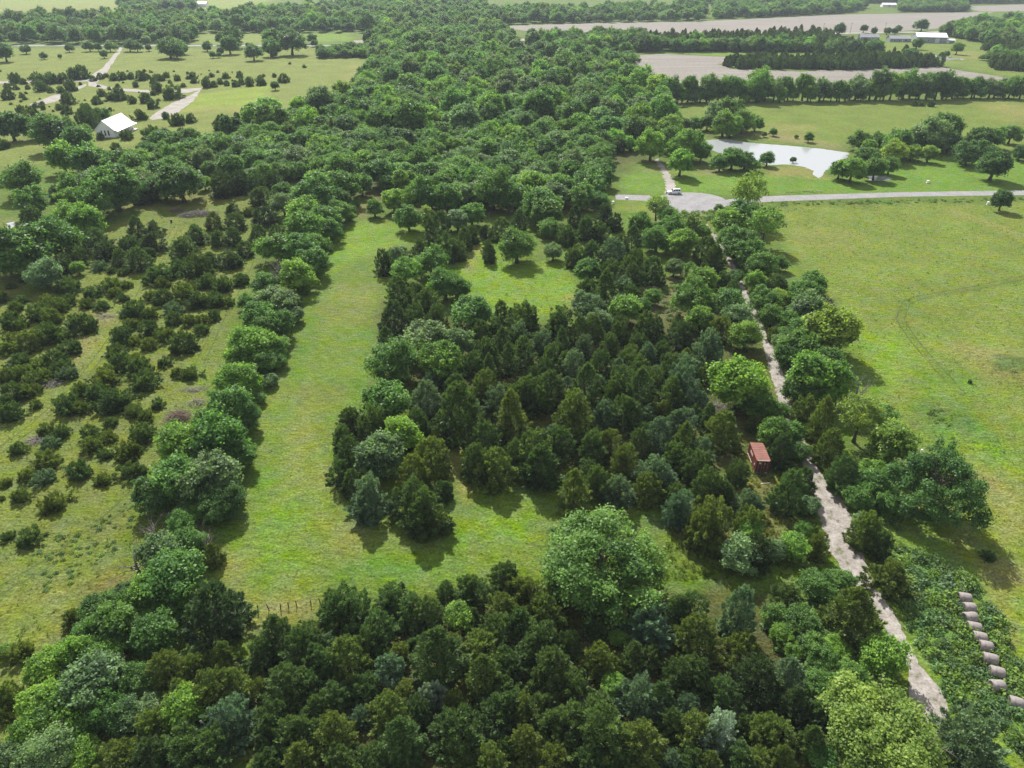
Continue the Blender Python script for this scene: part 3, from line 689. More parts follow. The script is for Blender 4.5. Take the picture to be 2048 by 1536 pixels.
def tree_mass(name, label, pts, coll, tones, r, hs=1.0, ncol=6):
    n = len(pts); A = np.array(pts)
    T = np.array([TINT[t] for t in tones])[r.integers(0, len(tones), n)]
    T = T * r.uniform(0.72, 1.35, (n, 1)) * r.uniform(0.9, 1.1, (n, 3))
    s = A[:, 2]
    return mass(name, label, np.c_[A[:, 0], A[:, 1], np.full(n, -0.05)], np.c_[np.zeros(n), np.zeros(n), r.uniform(0, 6.28, n)],
                np.c_[s, s * r.uniform(.9, 1.1, n), s * hs * r.uniform(.8, 1.25, n)], r.integers(0, ncol, n), T, coll, 'trees')
# ------------------------------------------------------------------ every tree the photograph lets one pick out
# --- single trees with a look of their own
def special(kind, x, y, r, tone, label, hs=1.0, seed=None):
    P, R = locate(x, y, r * 1.06, SHAPES[kind][0][2] * hs)
    o = put_tree(kind, P, R, tone, label, 'cedar' if 'cedar' in kind else 'tree', None, seed, hs)
    TREES.pop()
    return o
special('big_tree', 1200, 1122, 116, 'g', 'broad spreading tree standing between the mown lane and the cedar stand', 0.78, 3)
special('big_tree', 1875, 978, 88, 'd', 'dense dark rounded tree at the meadow edge above the hay bales', 1.0, 4)
special('big_tree', 1772, 1480, 106, 'y', 'yellow-green feathery tree growing beside the wide bend of the gravel track', 0.8, 5)
special('cedar_tree', 1945, 1478, 82, 's', 'bluish spreading cedar between the hay bales and the gravel track', 0.8, 6)
special('cedar_tree', 866, 1388, 30, 'S', 'frosted silver cedar among the dark cedars of the thicket', 1.0, 7)
special('cedar_tree', 1482, 1215, 44, 's', 'tall pale blue-green cedar with a pointed leader', 1.5, 8)
special('leafy_tree', 1106, 505, 19, 'b', 'lone small tree with bare lower trunk in the grassy clearing', 1.0, 9)
special('leafy_tree', 1033, 494, 38, 'g', 'rounded tree casting its shadow over the grassy clearing', 1.0, 10)
special('sparse_tree', 1718, 848, 42, 'y', 'light open-crowned tree with visible trunk at the meadow edge', 1.0, 11)
special('sparse_tree', 1494, 400, 34, 'y', 'tall wispy tree beside the road near the turning circle', 1.25, 12)
special('leafy_tree', 913, 1230, 27, 'l', 'small lime-green tree glowing among dark cedars', 1.0, 13)
special('cedar_tree', 430, 1222, 70, 'k', 'large near-black cedar at the corner of the mown lane', 0.75, 14)
special('leafy_tree', 1768, 1320, 48, 'l', 'round bright green tree overhanging the gravel track', 1.0, 15)
special('cedar_tree', 1736, 1055, 36, 'o', 'upright olive cedar leaning over the wide part of the gravel track', 1.1, 16)
special('dead_tree', 1716, 782, 32, 'e', 'black bare dead tree standing alone at the meadow edge', 1.0, 17)
special('leafy_tree', 2005, 402, 19, 'd', 'solitary dark tree beside the road verge', 1.2, 18)
special('cedar_tree', 765, 517, 22, 'k', 'narrow dark cedar at the corner of the mown lane and side clearing', 1.3, 19)
special('cedar_tree', 1555, 566, 28, 'k', 'dark rounded cedar between the track and the meadow', 0.8, 20)
special('leafy_tree', 1587, 320, 6, 'd', 'tiny sapling standing in the pond shallows', 1.0, 21)
special('leafy_tree', 550, 172, 9, 'd', 'small lone tree at the corner of the bright lawn', 1.0, 22)

# --- young cedars in the rough pasture
plant('young_cedar', 'in the rough pasture', {
    'c': '26,822,30 8,806,20 26,783,30 130,806,30 229,796,36 198,783,26 286,754,34 314,804,18 284,861,31 219,843,18 125,861,20 177,861,26 39,895,20 206,905,18 258,939,30 151,937,29 57,1067,30 13,1072,16 '
         '128,564,28 143,571,22 223,541,10 245,543,12 184,582,21 243,595,14 202,610,17 42,597,16 5,595,16 138,597,18 70,626,28 21,639,26 159,644,32 182,655,16 91,665,34 135,691,30 104,715,30 39,720,30 125,733,26',
    'o': '52,780,24 68,809,14 156,814,24 159,778,22 208,754,34 354,744,16 383,744,20 271,817,24 292,830,18 91,853,22 214,871,18 180,890,25 89,916,30 250,897,30 271,897,18 208,955,20 52,950,20 44,989,22 109,999,31 10,963,14 1,996,10 '
         '20,570,11 221,566,28 250,569,14 232,582,18 169,605,16 29,613,18 91,595,18 112,610,26 96,634,24 39,649,16 57,681,30 21,678,26 76,725,28 10,696,20 13,749,20 70,752,30 45,745,26',
    's': '99,884,20 83,952,28 200,530,18 130,745,24'}, 0.88)
plant('young_cedar', 'in the strip between pasture lanes', {
    'c': '323,543,34 359,532,26 391,535,32 417,558,26 450,566,24 482,558,20 427,595,28 396,597,26 326,592,26 273,616,28 346,636,20 427,629,18 401,657,18 292,657,24 247,670,26 365,683,31 229,696,24 240,722,28 331,720,18 286,735,30',
    'o': '297,556,16 320,564,18 367,582,30 456,603,16 302,590,18 302,626,20 406,639,18 378,639,20 258,647,18 326,668,24 297,686,20 268,681,18 271,717,20 214,738,26', 's': '344,613,22'}, 0.88)
plant('cedar_tree', 'at the head of the cedar strip by the brush pile', {
    'c': '370,496,34 391,467,28 469,439,26 466,472,22 490,496,20 422,517,20 437,475,22 525,389,26 517,470,26 556,462,24', 'k': '528,428,28 456,514,26 466,415,18', 'o': '427,441,24 496,420,14'}, 0.68)
plant('cedar_tree', 'in the brush pile thicket', {
    'c': '188,475,34 146,506,32 240,514,22 273,459,28 260,485,28 276,517,30 292,504,16 65,438,34 104,446,24', 'k': '206,498,28 310,480,26 307,454,20 125,527,26', 's': '112,384,20'}, 0.68)
plant('leafy_tree', 'in the brush pile thicket', {
    'g': '60,407,32 146,376,30 227,384,45 188,407,40 39,501,62 115,480,44 44,363,36', 'l': '146,405,30 133,433,26 172,441,34 156,537,15 409,366,16', 'b': '88,548,34 188,366,36 286,363,30', 'd': '16,527,30 360,366,45 326,371,32 5,360,12'})
plant('cedar_tree', 'along the shady wood edge behind the brush pile', {'k': '281,392,18 300,389,16 443,366,28 52,550,14 480,362,26', 'c': '510,360,24 548,358,22'}, 0.85)

# --- hedgerow beside the mown lane
plant('leafy_tree', 'in the hedgerow along the mown lane', {
    'g': '686,381,32 624,397,40 650,439,32 681,425,26 608,462,38 660,462,24 603,501,36 634,496,28 621,527,30 530,571,28 494,605,20 515,636,36 561,649,28 530,657,28 478,725,26 546,702,26 525,730,26 456,819,45 443,887,55 346,871,24 482,913,30 351,965,48 352,1157,58 362,1048,28',
    'l': '647,373,40 608,425,36 556,498,32 593,553,34 504,699,44 479,759,45 422,845,32 365,897,44', 'b': '567,410,26 546,597,32 567,610,30 430,952,60 325,1108,44', 'd': '564,386,20 684,405,24 495,835,30 312,996,36 391,986,40 456,996,40 430,1017,36 378,1095,34 723,371,24'}, name='hedgerow_tree')
plant('dead_tree', 'among the green crowns of the hedgerow', {'e': '554,540,26 307,1062,38 411,1078,30 268,1118,36 478,735,20 570,625,18'})
plant('cedar_tree', 'squeezed into the hedgerow beside the mown lane', {'o': '427,1108,24 151,1232,22'}, 0.8)
plant('leafy_tree', 'in the overgrown hedgerow end', {
    'l': '292,1193,38 148,1308,45 213,1303,35 96,1344,36 86,1412,45 115,1433,50 146,1460,40 62,1472,40 164,1506,35 370,1422,45 4,1305,14', 'g': '190,1222,35 234,1253,50 338,1222,35 312,1271,45 182,1266,38 208,1435,40',
    'd': '276,1365,36', 'b': '182,1376,60 99,1506,55 26,1521,40 250,1430,36 299,1417,30'}, name='hedgerow_tree')
plant('cedar_tree', 'crowding the overgrown hedgerow end', {
    'o': '448,1315,38 333,1339,48 385,1334,36 422,1370,50 365,1386,38 469,1370,42 299,1456,45 229,1511,48 78,1378,22', 'c': '396,1310,28 365,1488,55 417,1500,50', 'k': '300,1514,45', 's': '456,1435,55'}, 0.75)
plant('young_cedar', 'on the pasture slope below the hedgerow end', {'o': '31,1303,32 21,1386,32 5,1428,22'})

# --- the dense thicket at the end of the mown lane
plant('cedar_tree', 'in the thicket ending the mown lane', {
    'c': '694,1206,52 663,1204,30 785,1188,36 824,1214,42 858,1227,36 949,1175,40 892,1178,24 947,1232,18 1007,1157,36 551,1266,42 528,1303,36 598,1292,46 616,1261,32 757,1248,42 705,1266,28 637,1318,40 736,1282,34 765,1303,24 877,1313,62 994,1253,40 1007,1318,40 572,1365,48 '
         '621,1365,30 668,1386,36 728,1370,34 632,1412,30 546,1422,44 994,1417,50 1007,1370,34 585,1461,44 538,1461,34 804,1482,48 918,1461,60 538,1514,36 681,1514,44 746,1514,34 811,1516,40 1012,1493,30',
    'o': '1007,1209,40 673,1251,28 694,1313,48 798,1303,24 968,1287,44 968,1350,46 517,1378,30 778,1417,46 908,1404,26 668,1461,48 598,1516,36 913,1519,28 981,1521,40', 's': '658,1282,24 778,1331,32 720,1430,22', 'k': '838,1417,34'}, 0.8)
plant('cedar_tree', 'in the thicket by the lower track', {
    'c': '1110,1180,28 1040,1245,32 1081,1277,46 1136,1282,28 1102,1339,50 1144,1365,46 1266,1318,36 1300,1313,30 1381,1214,42 1363,1339,40 1396,1344,36 1318,1396,32 1451,1386,38 1076,1412,36 1128,1443,42 1201,1448,72 1344,1443,30 1487,1443,24 1178,1521,32 1245,1514,36 1383,1514,30 1477,1508,36 1572,1188,34 1622,1480,38',
    'o': '1058,1188,42 1089,1222,44 1201,1313,38 1394,1271,50 1488,1292,42 1045,1412,36 1284,1482,50 1388,1456,42 1519,1456,34 1050,1482,40 1102,1514,40 1422,1527,30 1519,1521,36 1705,1235,56 1765,1157,42 1552,1467,42 1562,1521,34',
    's': '1037,1318,28 1297,1245,48 1279,1391,46 1378,1404,26 1344,1519,24 1575,1352,44', 'k': '1514,1357,56 1588,1409,46', 'S': '1441,1456,42'}, 0.8)
plant('leafy_tree', 'in the scrub beside the lower gravel track', {
    'g': '1640,1175,36 1682,1162,26 1552,1230,26 1601,1245,36 1622,1292,30 1645,1323,30 1703,1350,34 1705,1381,30 1682,1370,28 1640,1370,34 1645,1514,30', 'l': '1238,1277,18 1227,1370,26 1669,1295,30 1562,1271,24 1588,1305,20', 'y': '1735,1400,20'}, 0.85)

# --- the central cedar stand
W = 'in the central cedar stand'
plant('cedar_tree', W, {
    'c': '699,840,28 686,871,24 746,845,36 696,903,28 676,944,24 704,965,24 834,845,28 829,996,44 847,1017,44 884,978,20 918,825,56 970,882,40 952,923,34 1069,897,44 1082,931,40 1030,903,30 1038,793,28 1074,788,34 912,767,26 1053,783,34 1102,778,32 1172,772,38 1240,762,32 1279,780,36 '
         '1274,746,24 1313,757,22 1342,788,32 1245,822,32 1227,791,26 1185,892,34 1123,882,36 1279,882,26 1350,905,30 1394,923,34 1196,965,30 1352,981,28 1415,963,34 1446,983,24 1477,942,25',
    'o': '863,908,38 829,944,38 881,1043,22 1022,835,38 991,929,40 970,765,32 1149,825,40 1329,817,22 1446,853,42 1508,845,18 1368,882,28 1222,877,28 1253,916,30 1149,986,36 1297,970,34 1422,1033,52',
    's': '853,793,34 738,983,46 998,796,30 1368,767,36 1212,822,28 1370,838,32 1318,866,32 1404,895,28 1310,934,40 1240,978,32 1363,1012,36 1495,996,29'}, 0.95)
plant('cedar_tree', 'in the stand below the clearing', {
    'c': '840,498,20 861,465,20 892,491,26 882,441,20 796,582,24 830,584,22 832,631,24 877,636,26 858,600,24 772,681,20 1176,574,24 1212,582,30 1262,582,20 1199,600,22 1046,626,34 1002,621,18 1121,634,30 1296,649,28 1238,657,24 1278,681,22 1186,657,22 1160,662,24 991,652,20 962,665,24 1056,649,18 1124,678,18 '
         '1220,686,24 1259,712,28 1327,694,22 1046,702,26 1103,712,26 1004,686,22 973,707,28 1199,725,26 1017,722,24 947,725,24 1343,722,26 1278,733,24 1093,738,22 978,741,22',
    'k': '788,634,32 1361,665,26', 's': '1041,665,22 1085,678,24 1171,691,22 1296,702,18 1147,722,24 1417,696,36 1370,735,26'}, 1.0)
plant('cedar_tree', 'in the cedars east of the clearing', {
    'c': '976,496,14 1004,454,22 1038,444,18 916,496,20 929,478,18 1132,465,20 1173,454,22 1202,459,20 1155,504,24 1184,504,24 1238,488,20 1265,485,22 1272,519,24 1306,535,26 1223,537,24 1252,532,20 1265,548,20 1383,454,20 1415,498,26 1430,517,22 1446,556,20 1467,574,16',
    'k': '978,506,16 973,462,12 944,467,16 1150,433,18 1207,428,18 1231,441,16', 's': '1226,501,28 1422,733,18', 'o': '1446,657,22 1547,662,16'}, 1.0)
plant('leafy_tree', 'mixed into the central cedar stand', {
    'g': '777,806,50 785,722,50 944,626,38 890,571,36 918,579,24 861,527,32 1173,545,26', 'l': '803,866,42 879,720,42 1252,621,32 809,543,30', 'b': '756,916,52 853,675,40 798,509,22 1176,616,30 1199,642,22 916,689,30 1246,564,16'})

# --- along the gravel track
plant('leafy_tree', 'along the west side of the gravel track', {
    'l': '1480,775,60 1364,488,30 1379,537,14 1404,571,32 1402,639,28 1493,670,34 1500,1064,24 1407,465,16 1588,1095,30', 'g': '1519,814,36 1546,827,30 1546,872,36 1582,868,26 1278,452,28 1338,433,22 1338,462,30 1314,480,28 1383,600,42 1461,608,34 1304,595,18 1285,610,16 1606,1060,20',
    'b': '1348,537,20 1477,631,30 1480,1108,40 1552,1100,26 1619,1009,20', 'd': '1609,905,22'})
plant('cedar_tree', 'beside the rusty container and the track', {'c': '1580,983,38 1609,960,24 1682,944,34 1760,1088,28', 'k': '1562,905,28 1514,1095,36', 'o': '1614,817,30 1643,845,34 1661,892,36 1500,1041,30 1640,1088,26'}, 1.0)
plant('leafy_tree', 'between track and open meadow', {
    'l': '1640,762,48 1744,944,26 1508,564,18 1456,446,28', 'g': '1739,970,30 1783,1009,26 1718,996,24 1482,436,30 1456,478,22 1482,491,30 1493,506,26 1527,530,26 1560,527,14 1480,553,14 1521,605,24 1607,592,30 1625,574,24 1542,631,24 1576,644,22 1610,657,28 1607,696,36 1576,712,24 1652,728,28 1438,418,10',
    'd': '1588,783,26', 'y': '1677,762,22 1786,890,42 1665,670,46 1560,597,20', 'b': '1618,621,32 1560,686,14 1700,1040,16', 'e': '1640,610,22'})
plant('sparse_tree', 'between track and open meadow', {'l': '1529,459,30', 'g': '1763,840,26', 'y': '1314,415,22'})
plant('dead_tree', 'on the meadow side of the gravel track', {'e': '1665,613,20'})
plant('young_cedar', 'standing alone in the open meadow', {'c': '1940,763,6 1976,1108,16'})

# --- wood edge north of the lane and clearing
plant('leafy_tree', 'on the wood edge above the mown lane', {
    'l': '788,402,26 811,402,24 1061,376,32', 'g': '749,418,18 817,439,26 861,389,36 895,400,30 944,431,24 986,384,40 1030,400,30 1082,410,40 1121,376,28 1176,366,34 1160,397,26 1095,428,34 1098,457,24 957,363,30', 'b': '916,441,24 921,389,24', 'd': '1199,402,20', 'y': '853,428,18'})

# --- around the white house
plant('leafy_tree', 'growing near the white house', {
    'd': '20,253,28 106,270,30 157,284,26', 'g': '68,256,22 178,325,30 51,355,30 130,253,16 202,229,16 427,284,20 444,297,24 328,265,12', 'l': '167,260,14 123,318,28 513,232,26 290,267,8'})
plant('young_cedar', 'dotted round the white house', {
    'c': '62,236,24 178,236,22 253,268,15 200,273,9 231,294,15 283,290,10 304,263,22 364,262,10 277,229,12 331,231,8 355,237,14 383,236,10 444,244,18 362,294,14 395,287,16 472,231,6 489,222,8 484,239,7 102,236,12 3,287,14'}, 1.05)
plant('young_cedar', 'in the pasture between gravel drives', {
    'c': '15,188,12 79,173,11 44,162,7 27,155,12 72,155,14 99,155,14 125,155,12 147,149,12 162,145,14 138,171,12 120,179,8 101,180,6 55,174,5 31,174,6 14,173,7 43,190,6 138,197,13 72,209,7 85,214,6 41,217,8 116,214,7 133,219,10 171,219,14 202,185,8 219,191,10 236,188,14 193,200,9 263,200,8 290,195,12 306,207,11 '
         '308,185,6 345,181,18 366,169,6 311,174,12 270,169,6 236,171,5 186,157,6 200,152,7 212,150,5 224,155,7 239,150,11 263,151,8 279,151,11 292,152,7 311,153,8 321,154,9 333,149,7 306,161,7 353,155,7 376,154,5 386,150,8 389,160,7 413,155,5 422,150,5 451,150,8 479,149,7 439,162,7 412,167,10 427,168,7 453,166,6 472,166,8 482,162,8 499,164,9 519,162,10 521,154,6 548,151,4 567,155,11 580,126,3 608,132,4'}, 1.05)
plant('leafy_tree', 'along the far pasture fence', {
    'd': '207,109,7 87,112,6 120,113,4 50,98,9 8,106,16 137,97,7 178,93,9 195,94,8 258,92,10 273,93,10 297,96,6 352,103,14 413,94,8 441,103,7 425,110,6 437,110,5 468,77,18 441,79,10 458,91,16 506,106,14 581,84,24 547,108,7 495,90,4 624,79,8 629,87,6', 'g': '219,94,9 337,94,20 362,96,12 543,80,16 540,96,16'})

# --- the pond and the pasture beyond the road
plant('leafy_tree', 'on the bank of the pond', {
    'b': '1432,232,22 1867,269,34', 'l': '1448,248,24 1461,257,16 1738,298,14 1705,340,24', 'g': '1465,232,24 1486,244,22 1511,248,14 1390,248,14 1415,244,16 1465,319,20 1440,327,16 1490,323,16 1535,319,13 1506,331,12 1722,282,20 1759,286,18 1796,286,26 1680,340,18 1734,319,24 1751,340,20 1780,331,18 1618,275,9 1547,265,7 1593,273,4 1529,269,5',
    'd': '1891,265,30 1900,286,20 1846,282,20', 'y': '1788,306,20 1825,306,16 1858,310,14'})
plant('leafy_tree', 'flanking the dirt track above the turning circle', {'l': '1303,294,24 1361,298,22 1382,290,26 1361,327,22', 'g': '1345,281,20 1403,306,18'}, 1.15)
plant('leafy_tree', 'in the bright pasture beside the pond', {'d': '1937,306,26 1983,306,14 1987,335,28 1958,277,24 2041,306,16', 'g': '1987,277,20 2022,271,18'}, 0.9)
plant('young_cedar', 'in the row of three on the far pasture', {'c': '1829,207,6 1844,207,6 1863,207,7'})
r4 = np.random.default_rng(44)
for k in range(66):                                                 # tall hedgerow in front of the ploughed field
    x = 1318 + 735 * (k + r4.uniform(-.4, .4)) / 65; tall = k % 3 > 0
    P = g(x, 206 - 10 * (x - 1318) / 735 + r4.normal(0, 1.0) + (0 if tall else 1.2)); R = r4.uniform(4.2, 7.2) if tall else r4.uniform(2.6, 4.2)
    tone = r4.choice(list('ggdblg')); put_tree('leafy_tree', P, R, tone, f"{'tall' if tall else 'low'} {TONE_WORD[tone]} tree in the windbreak along the ploughed field", 'tree', 'leafy trees of the windbreak', name='hedgerow_tree', hs=r4.uniform(0.95, 1.5))
special('leafy_tree', 1516, 168, 24, 'l', 'tallest tree of the windbreak along the ploughed field', 1.2, 30)
for x, y, rr_, t in ((1835, 88, 12, 'g'), (1915, 98, 12, 'l'), (1893, 108, 7, 'd'), (1790, 62, 8, 'd'), (1775, 62, 8, 'd'), (1797, 58, 8, 'd'), (1728, 58, 8, 'd'), (1748, 62, 8, 'd'), (1680, 60, 12, 'd'), (1845, 50, 14, 'd'), (1670, 92, 18, 'g'), (1710, 96, 17, 'd'), (1750, 98, 18, 'd'), (1820, 112, 18, 'd')):
    P, R = locate(x, y, rr_, 1.75); put_tree('leafy_tree', P, R, t, f"{TONE_WORD[t]} yard tree near the farm sheds", 'tree', 'yard trees near the farm sheds')

# --- fill the stands where more crowns stand behind those picked out above
def fill(kind, poly, rmin, rmax, packing, tones, where, seed, tries=900, hs=1.0, holes=(), name=None):
    r = np.random.default_rng(seed)
    for x, y, R in scatter_points(poly, rmin, rmax, packing, tries, r, holes):
        tone = tones[r.integers(len(tones))]
        put_tree(kind, (x, y), R, tone, f"{size_word(R, kind)} {TONE_WORD[tone]} {NOUN[kind]} {where}", 'cedar' if 'cedar' in kind else 'tree', f"{NOUN[kind]}s {where}", hs=hs * r.uniform(.85, 1.05), name=name)
fill('cedar_tree', [(660, 1275), (900, 1260), (1040, 1260), (1420, 1250), (1560, 1300), (1640, 1420), (1660, 1560), (520, 1560), (545, 1330)], 1.6, 2.4, 0.66, 'ccco', 'low inside the cedar thicket', 5, 420, 0.65)
fill('cedar_tree', [(800, 660), (920, 700), (1000, 690), (1300, 640), (1420, 660), (1440, 800), (1420, 900), (1380, 960), (1180, 960), (1080, 930), (960, 900), (880, 820)], 1.8, 2.6, 0.64, 'ccos', 'behind taller crowns of the central stand', 6, 420, 0.8)
fill('leafy_tree', [(200, 350), (330, 305), (420, 305), (480, 300), (560, 285), (900, 285), (1210, 300), (1215, 370), (1190, 425), (1000, 425), (880, 415), (770, 385), (735, 350), (690, 375), (600, 372), (540, 372), (430, 360), (340, 375), (240, 400)],
     3.6, 6.0, 0.66, 'ggglbd', 'in the woodland above the lane', 8, 2600, 1.0, name='woodland_tree')

for k, (ln_, w_) in enumerate((([(700, 400), (680, 440), (640, 500), (600, 590), (560, 680), (520, 780), (480, 870)], 22), ([(440, 940), (400, 1010), (370, 1090), (340, 1170)], 30), ([(290, 1220), (220, 1290), (150, 1400), (90, 1500)], 60))):
    fill('leafy_tree', band(ln_, w_), 1.5, 2.8, 0.5, 'ggdbl', 'filling gaps of the hedgerow', 60 + k, 260, 0.9, name='hedgerow_bush')
fill('leafy_tree', band([(1470, 470), (1500, 560), (1560, 640), (1620, 720)], 40), 1.5, 2.6, 0.52, 'ggdbl', 'filling gaps beside the track', 66, 200, 0.9, holes=[band([q[:2] for q in PATH], 24)], name='hedgerow_bush')

fill('young_cedar', [(0, 142), (560, 140), (540, 160), (400, 178), (320, 205), (300, 245), (0, 235)], 0.6, 1.7, 1.3, 'cco', 'sprinkled in the pasture round the drives', 71, 150, 1.0)
# --- woodland further off: reads as one mass
rw = np.random.default_rng(9)
wood = []
for poly in ([(430, 300), (500, 255), (560, 235), (640, 232), (705, 195), (742, 140), (830, 105), (900, 66), (960, 58), (1010, 66), (1030, 85), (1050, 112), (1190, 130), (1235, 165), (1325, 195), (1335, 235), (1370, 262), (1300, 285), (1240, 310), (900, 292), (560, 296)],
             [(740, 98), (765, 66), (900, 66), (830, 105), (742, 140), (746, 118)]):
    for a, b, m in ((6.0, 8.5, 700), (3.0, 6.2, 9000)):
        w_ = scatter_points(poly, a, b, 0.64 if b < 7 else .9, m, rw, [[(795, 124), (815, 124), (815, 134), (795, 134)], [(872, 52), (925, 52), (925, 68), (872, 68)], [(1030, 80), (1062, 80), (1056, 128), (1042, 128)]])
        wood += w_; PLACED += w_
tree_mass('woodland', 'broad deciduous woodland running up to the far fields', wood, LEAFY_MASS, 'ggggdlbdl', rw)
far = []
for poly, a, b in (([(-250, 89), (385, 89), (392, 67), (560, 66), (620, 66), (700, 66), (760, 64), (900, 64), (985, 54), (1000, 50), (1190, 46), (1400, 43), (1410, 22), (1230, 18), (1180, 27), (990, 24), (960, 12), (700, 12), (600, 22), (520, 30), (400, 36), (250, 40), (100, 45), (-250, 48)], 4.5, 9.5),
                   ([(1430, 8), (1700, 8), (1730, 16), (1700, 26), (1500, 36), (1430, 38)], 5.5, 8.5), ([(1800, 12), (1930, 12), (1930, 24), (1800, 24)], 5, 8), ([(1400, 3), (1900, 2), (1900, 7), (1400, 8)], 6, 9), ([(1880, -2), (2250, -3), (2250, 5), (1880, 9)], 6, 9),
                   ([(1930, 52), (2100, 48), (2150, 100), (1990, 92), (1880, 70)], 5, 8), ([(1960, 120), (2100, 110), (2100, 135), (2000, 130)], 3.5, 5.5), ([(1205, 118), (1255, 112), (1262, 132), (1235, 140)], 4, 7), ([(1055, 92), (1110, 84), (1290, 84), (1300, 100), (1180, 108), (1130, 122), (1080, 112)], 5, 8),
                   ([(240, 12), (390, 10), (390, 20), (250, 22)], 5, 8), ([(640, 108), (740, 98), (745, 115), (640, 117)], 3, 5), ([(1270, 98), (1620, 98), (1620, 104), (1270, 104)], 5, 7)):
    far += scatter_points(poly, a, b, 0.64 if b < 9 else 0.7, 9000 if a > 4 else 2500, rw)
tree_mass('far_woodland', 'hazy far woodland bands between the distant fields', far, LEAFY_MASS, 'gggdbdl', rw, 1.0)
cw = []
for poly in ([(1440, 132), (1475, 124), (1600, 126), (1700, 118), (1760, 116), (1870, 128), (1880, 134), (1700, 140), (1600, 139), (1480, 138)], [(1190, 82), (1640, 70), (1690, 88), (1750, 100), (1690, 108), (1560, 104), (1480, 106), (1280, 96)], [(1960, 98), (2080, 84), (2080, 112), (2010, 116)], [(1980, 128), (2100, 134), (2100, 146), (1990, 140)]):
    cw += scatter_points(poly, 2.6, 4.6, 0.6, 2600, rw)
tree_mass('cedar_wood', 'dark cedar thickets bordering the ploughed fields', cw, CEDAR_MASS, 'cck', rw, 1.0, 6)

# ------------------------------------------------------------------ grass tufts and weeds
def tuft(seed, n=14, h=1.0, w=0.16, lean=0.55):
    r = np.random.default_rng(seed)
    a = r.uniform(0, 6.28, n); d = np.c_[np.cos(a), np.sin(a), np.zeros(n)]
    A = d * r.uniform(.2, lean, (n, 1)) + np.array([0, 0, 1.0]); ln = h * r.uniform(.6, 1.1, n)
    C = d * r.uniform(0, .35, (n, 1)) + unit(A) * (ln * .5)[:, None]
    return diamonds('grass_tuft', C, A, np.cross(unit(A), np.cross(unit(A), [0.3, 0.2, 1])) + d, ln, np.full(n, w) * r.uniform(.7, 1.3, n), r.uniform(.2, .8, n), LEAF)
def weed(seed, n=130):
    r = np.random.default_rng(seed); s = sphere_dirs(r, n, -0.1)
    lump = 1 + 0.22 * np.sin(3 * np.arctan2(s[:, 1], s[:, 0]) + seed)
    C = s * np.array([1, 1, .95]) * (r.uniform(.55, 1.0, n) * lump)[:, None]; C[:, 2] += 0.12
    Nn = s + r.normal(0, .45, (n, 3)) + np.array([0, 0, .6]); ln = r.uniform(.26, .46, n)
    return diamonds('weed_plant', C, r.normal(0, 1, (n, 3)) + s, unit(Nn), ln, ln * r.uniform(.5, .75, n), np.clip(r.normal(.5, .2, n), 0, 1), LEAF)
TUFTS = proto_collection('tuft_shape', [tuft(i) for i in range(5)] )
WEEDS = proto_collection('weed_shape', [weed(i) for i in range(5)])
path_poly = G(band(PATH, 10))
def cover_points(poly_px, n, r, clear=0.0):
    poly = G(poly_px); lo, hi = poly.min(0), poly.max(0)
    C = r.uniform(lo, hi, (n, 2)); C = C[in_poly(C, poly)]
    d = poly_dist(C, path_poly)
    return C[d > clear]
def cover_color(C):
    i = np.clip(np.searchsorted(ys, C[:, 1]), 0, ny - 1); j = np.clip(np.searchsorted(xs, C[:, 0]), 0, nx - 1)
    return colr[i * nx + j], Z[i * nx + j]
rt = np.random.default_rng(12)
GR = []
for poly, n, hh in (([(-60, 560), (300, 440), (520, 400), (470, 600), (400, 800), (290, 1010), (240, 1180), (80, 1420), (-60, 1536)], 9000, .17), ([(1560, 415), (2080, 400), (2090, 1536), (1960, 1536), (1850, 1150), (1760, 900), (1690, 640)], 11000, .17),
                    ([(690, 440), (850, 470), (770, 560), (740, 800), (660, 950), (700, 1060), (900, 1040), (1110, 960), (1120, 1160), (640, 1210), (470, 1260), (440, 1120), (520, 860), (620, 600)], 7000, .10), ([(890, 545), (970, 480), (1150, 530), (1170, 600), (1080, 640), (960, 610)], 1500, .14),
                    ([(1480, 930), (1640, 960), (1640, 1160), (1300, 1160), (1340, 1060)], 2200, .3), (band(PATH[10:], 75), 2600, .4), (band([q[:2] for q in PATH], 2.5), 420, .22)):
    C = cover_points(poly, n, rt, 0.15 if n != 420 else -9); GR.append(np.c_[C, np.full(len(C), hh)])
GR = np.concatenate(GR); gc, gz = cover_color(GR[:, :2]); n = len(GR); sc = GR[:, 2] * rt.lognormal(0, .35, n)
mass('grass_tufts', 'rough grass tufts over pasture and meadow', np.c_[GR[:, :2], gz - 0.02], np.c_[np.zeros((n, 2)), rt.uniform(0, 6.28, n)], np.c_[sc * 1.5, sc * 1.5, sc], rt.integers(0, 5, n), gc * rt.uniform(1.0, 1.5, (n, 1)) * rt.uniform(.92, 1.08, (n, 3)), TUFTS, 'grass')
WD = []
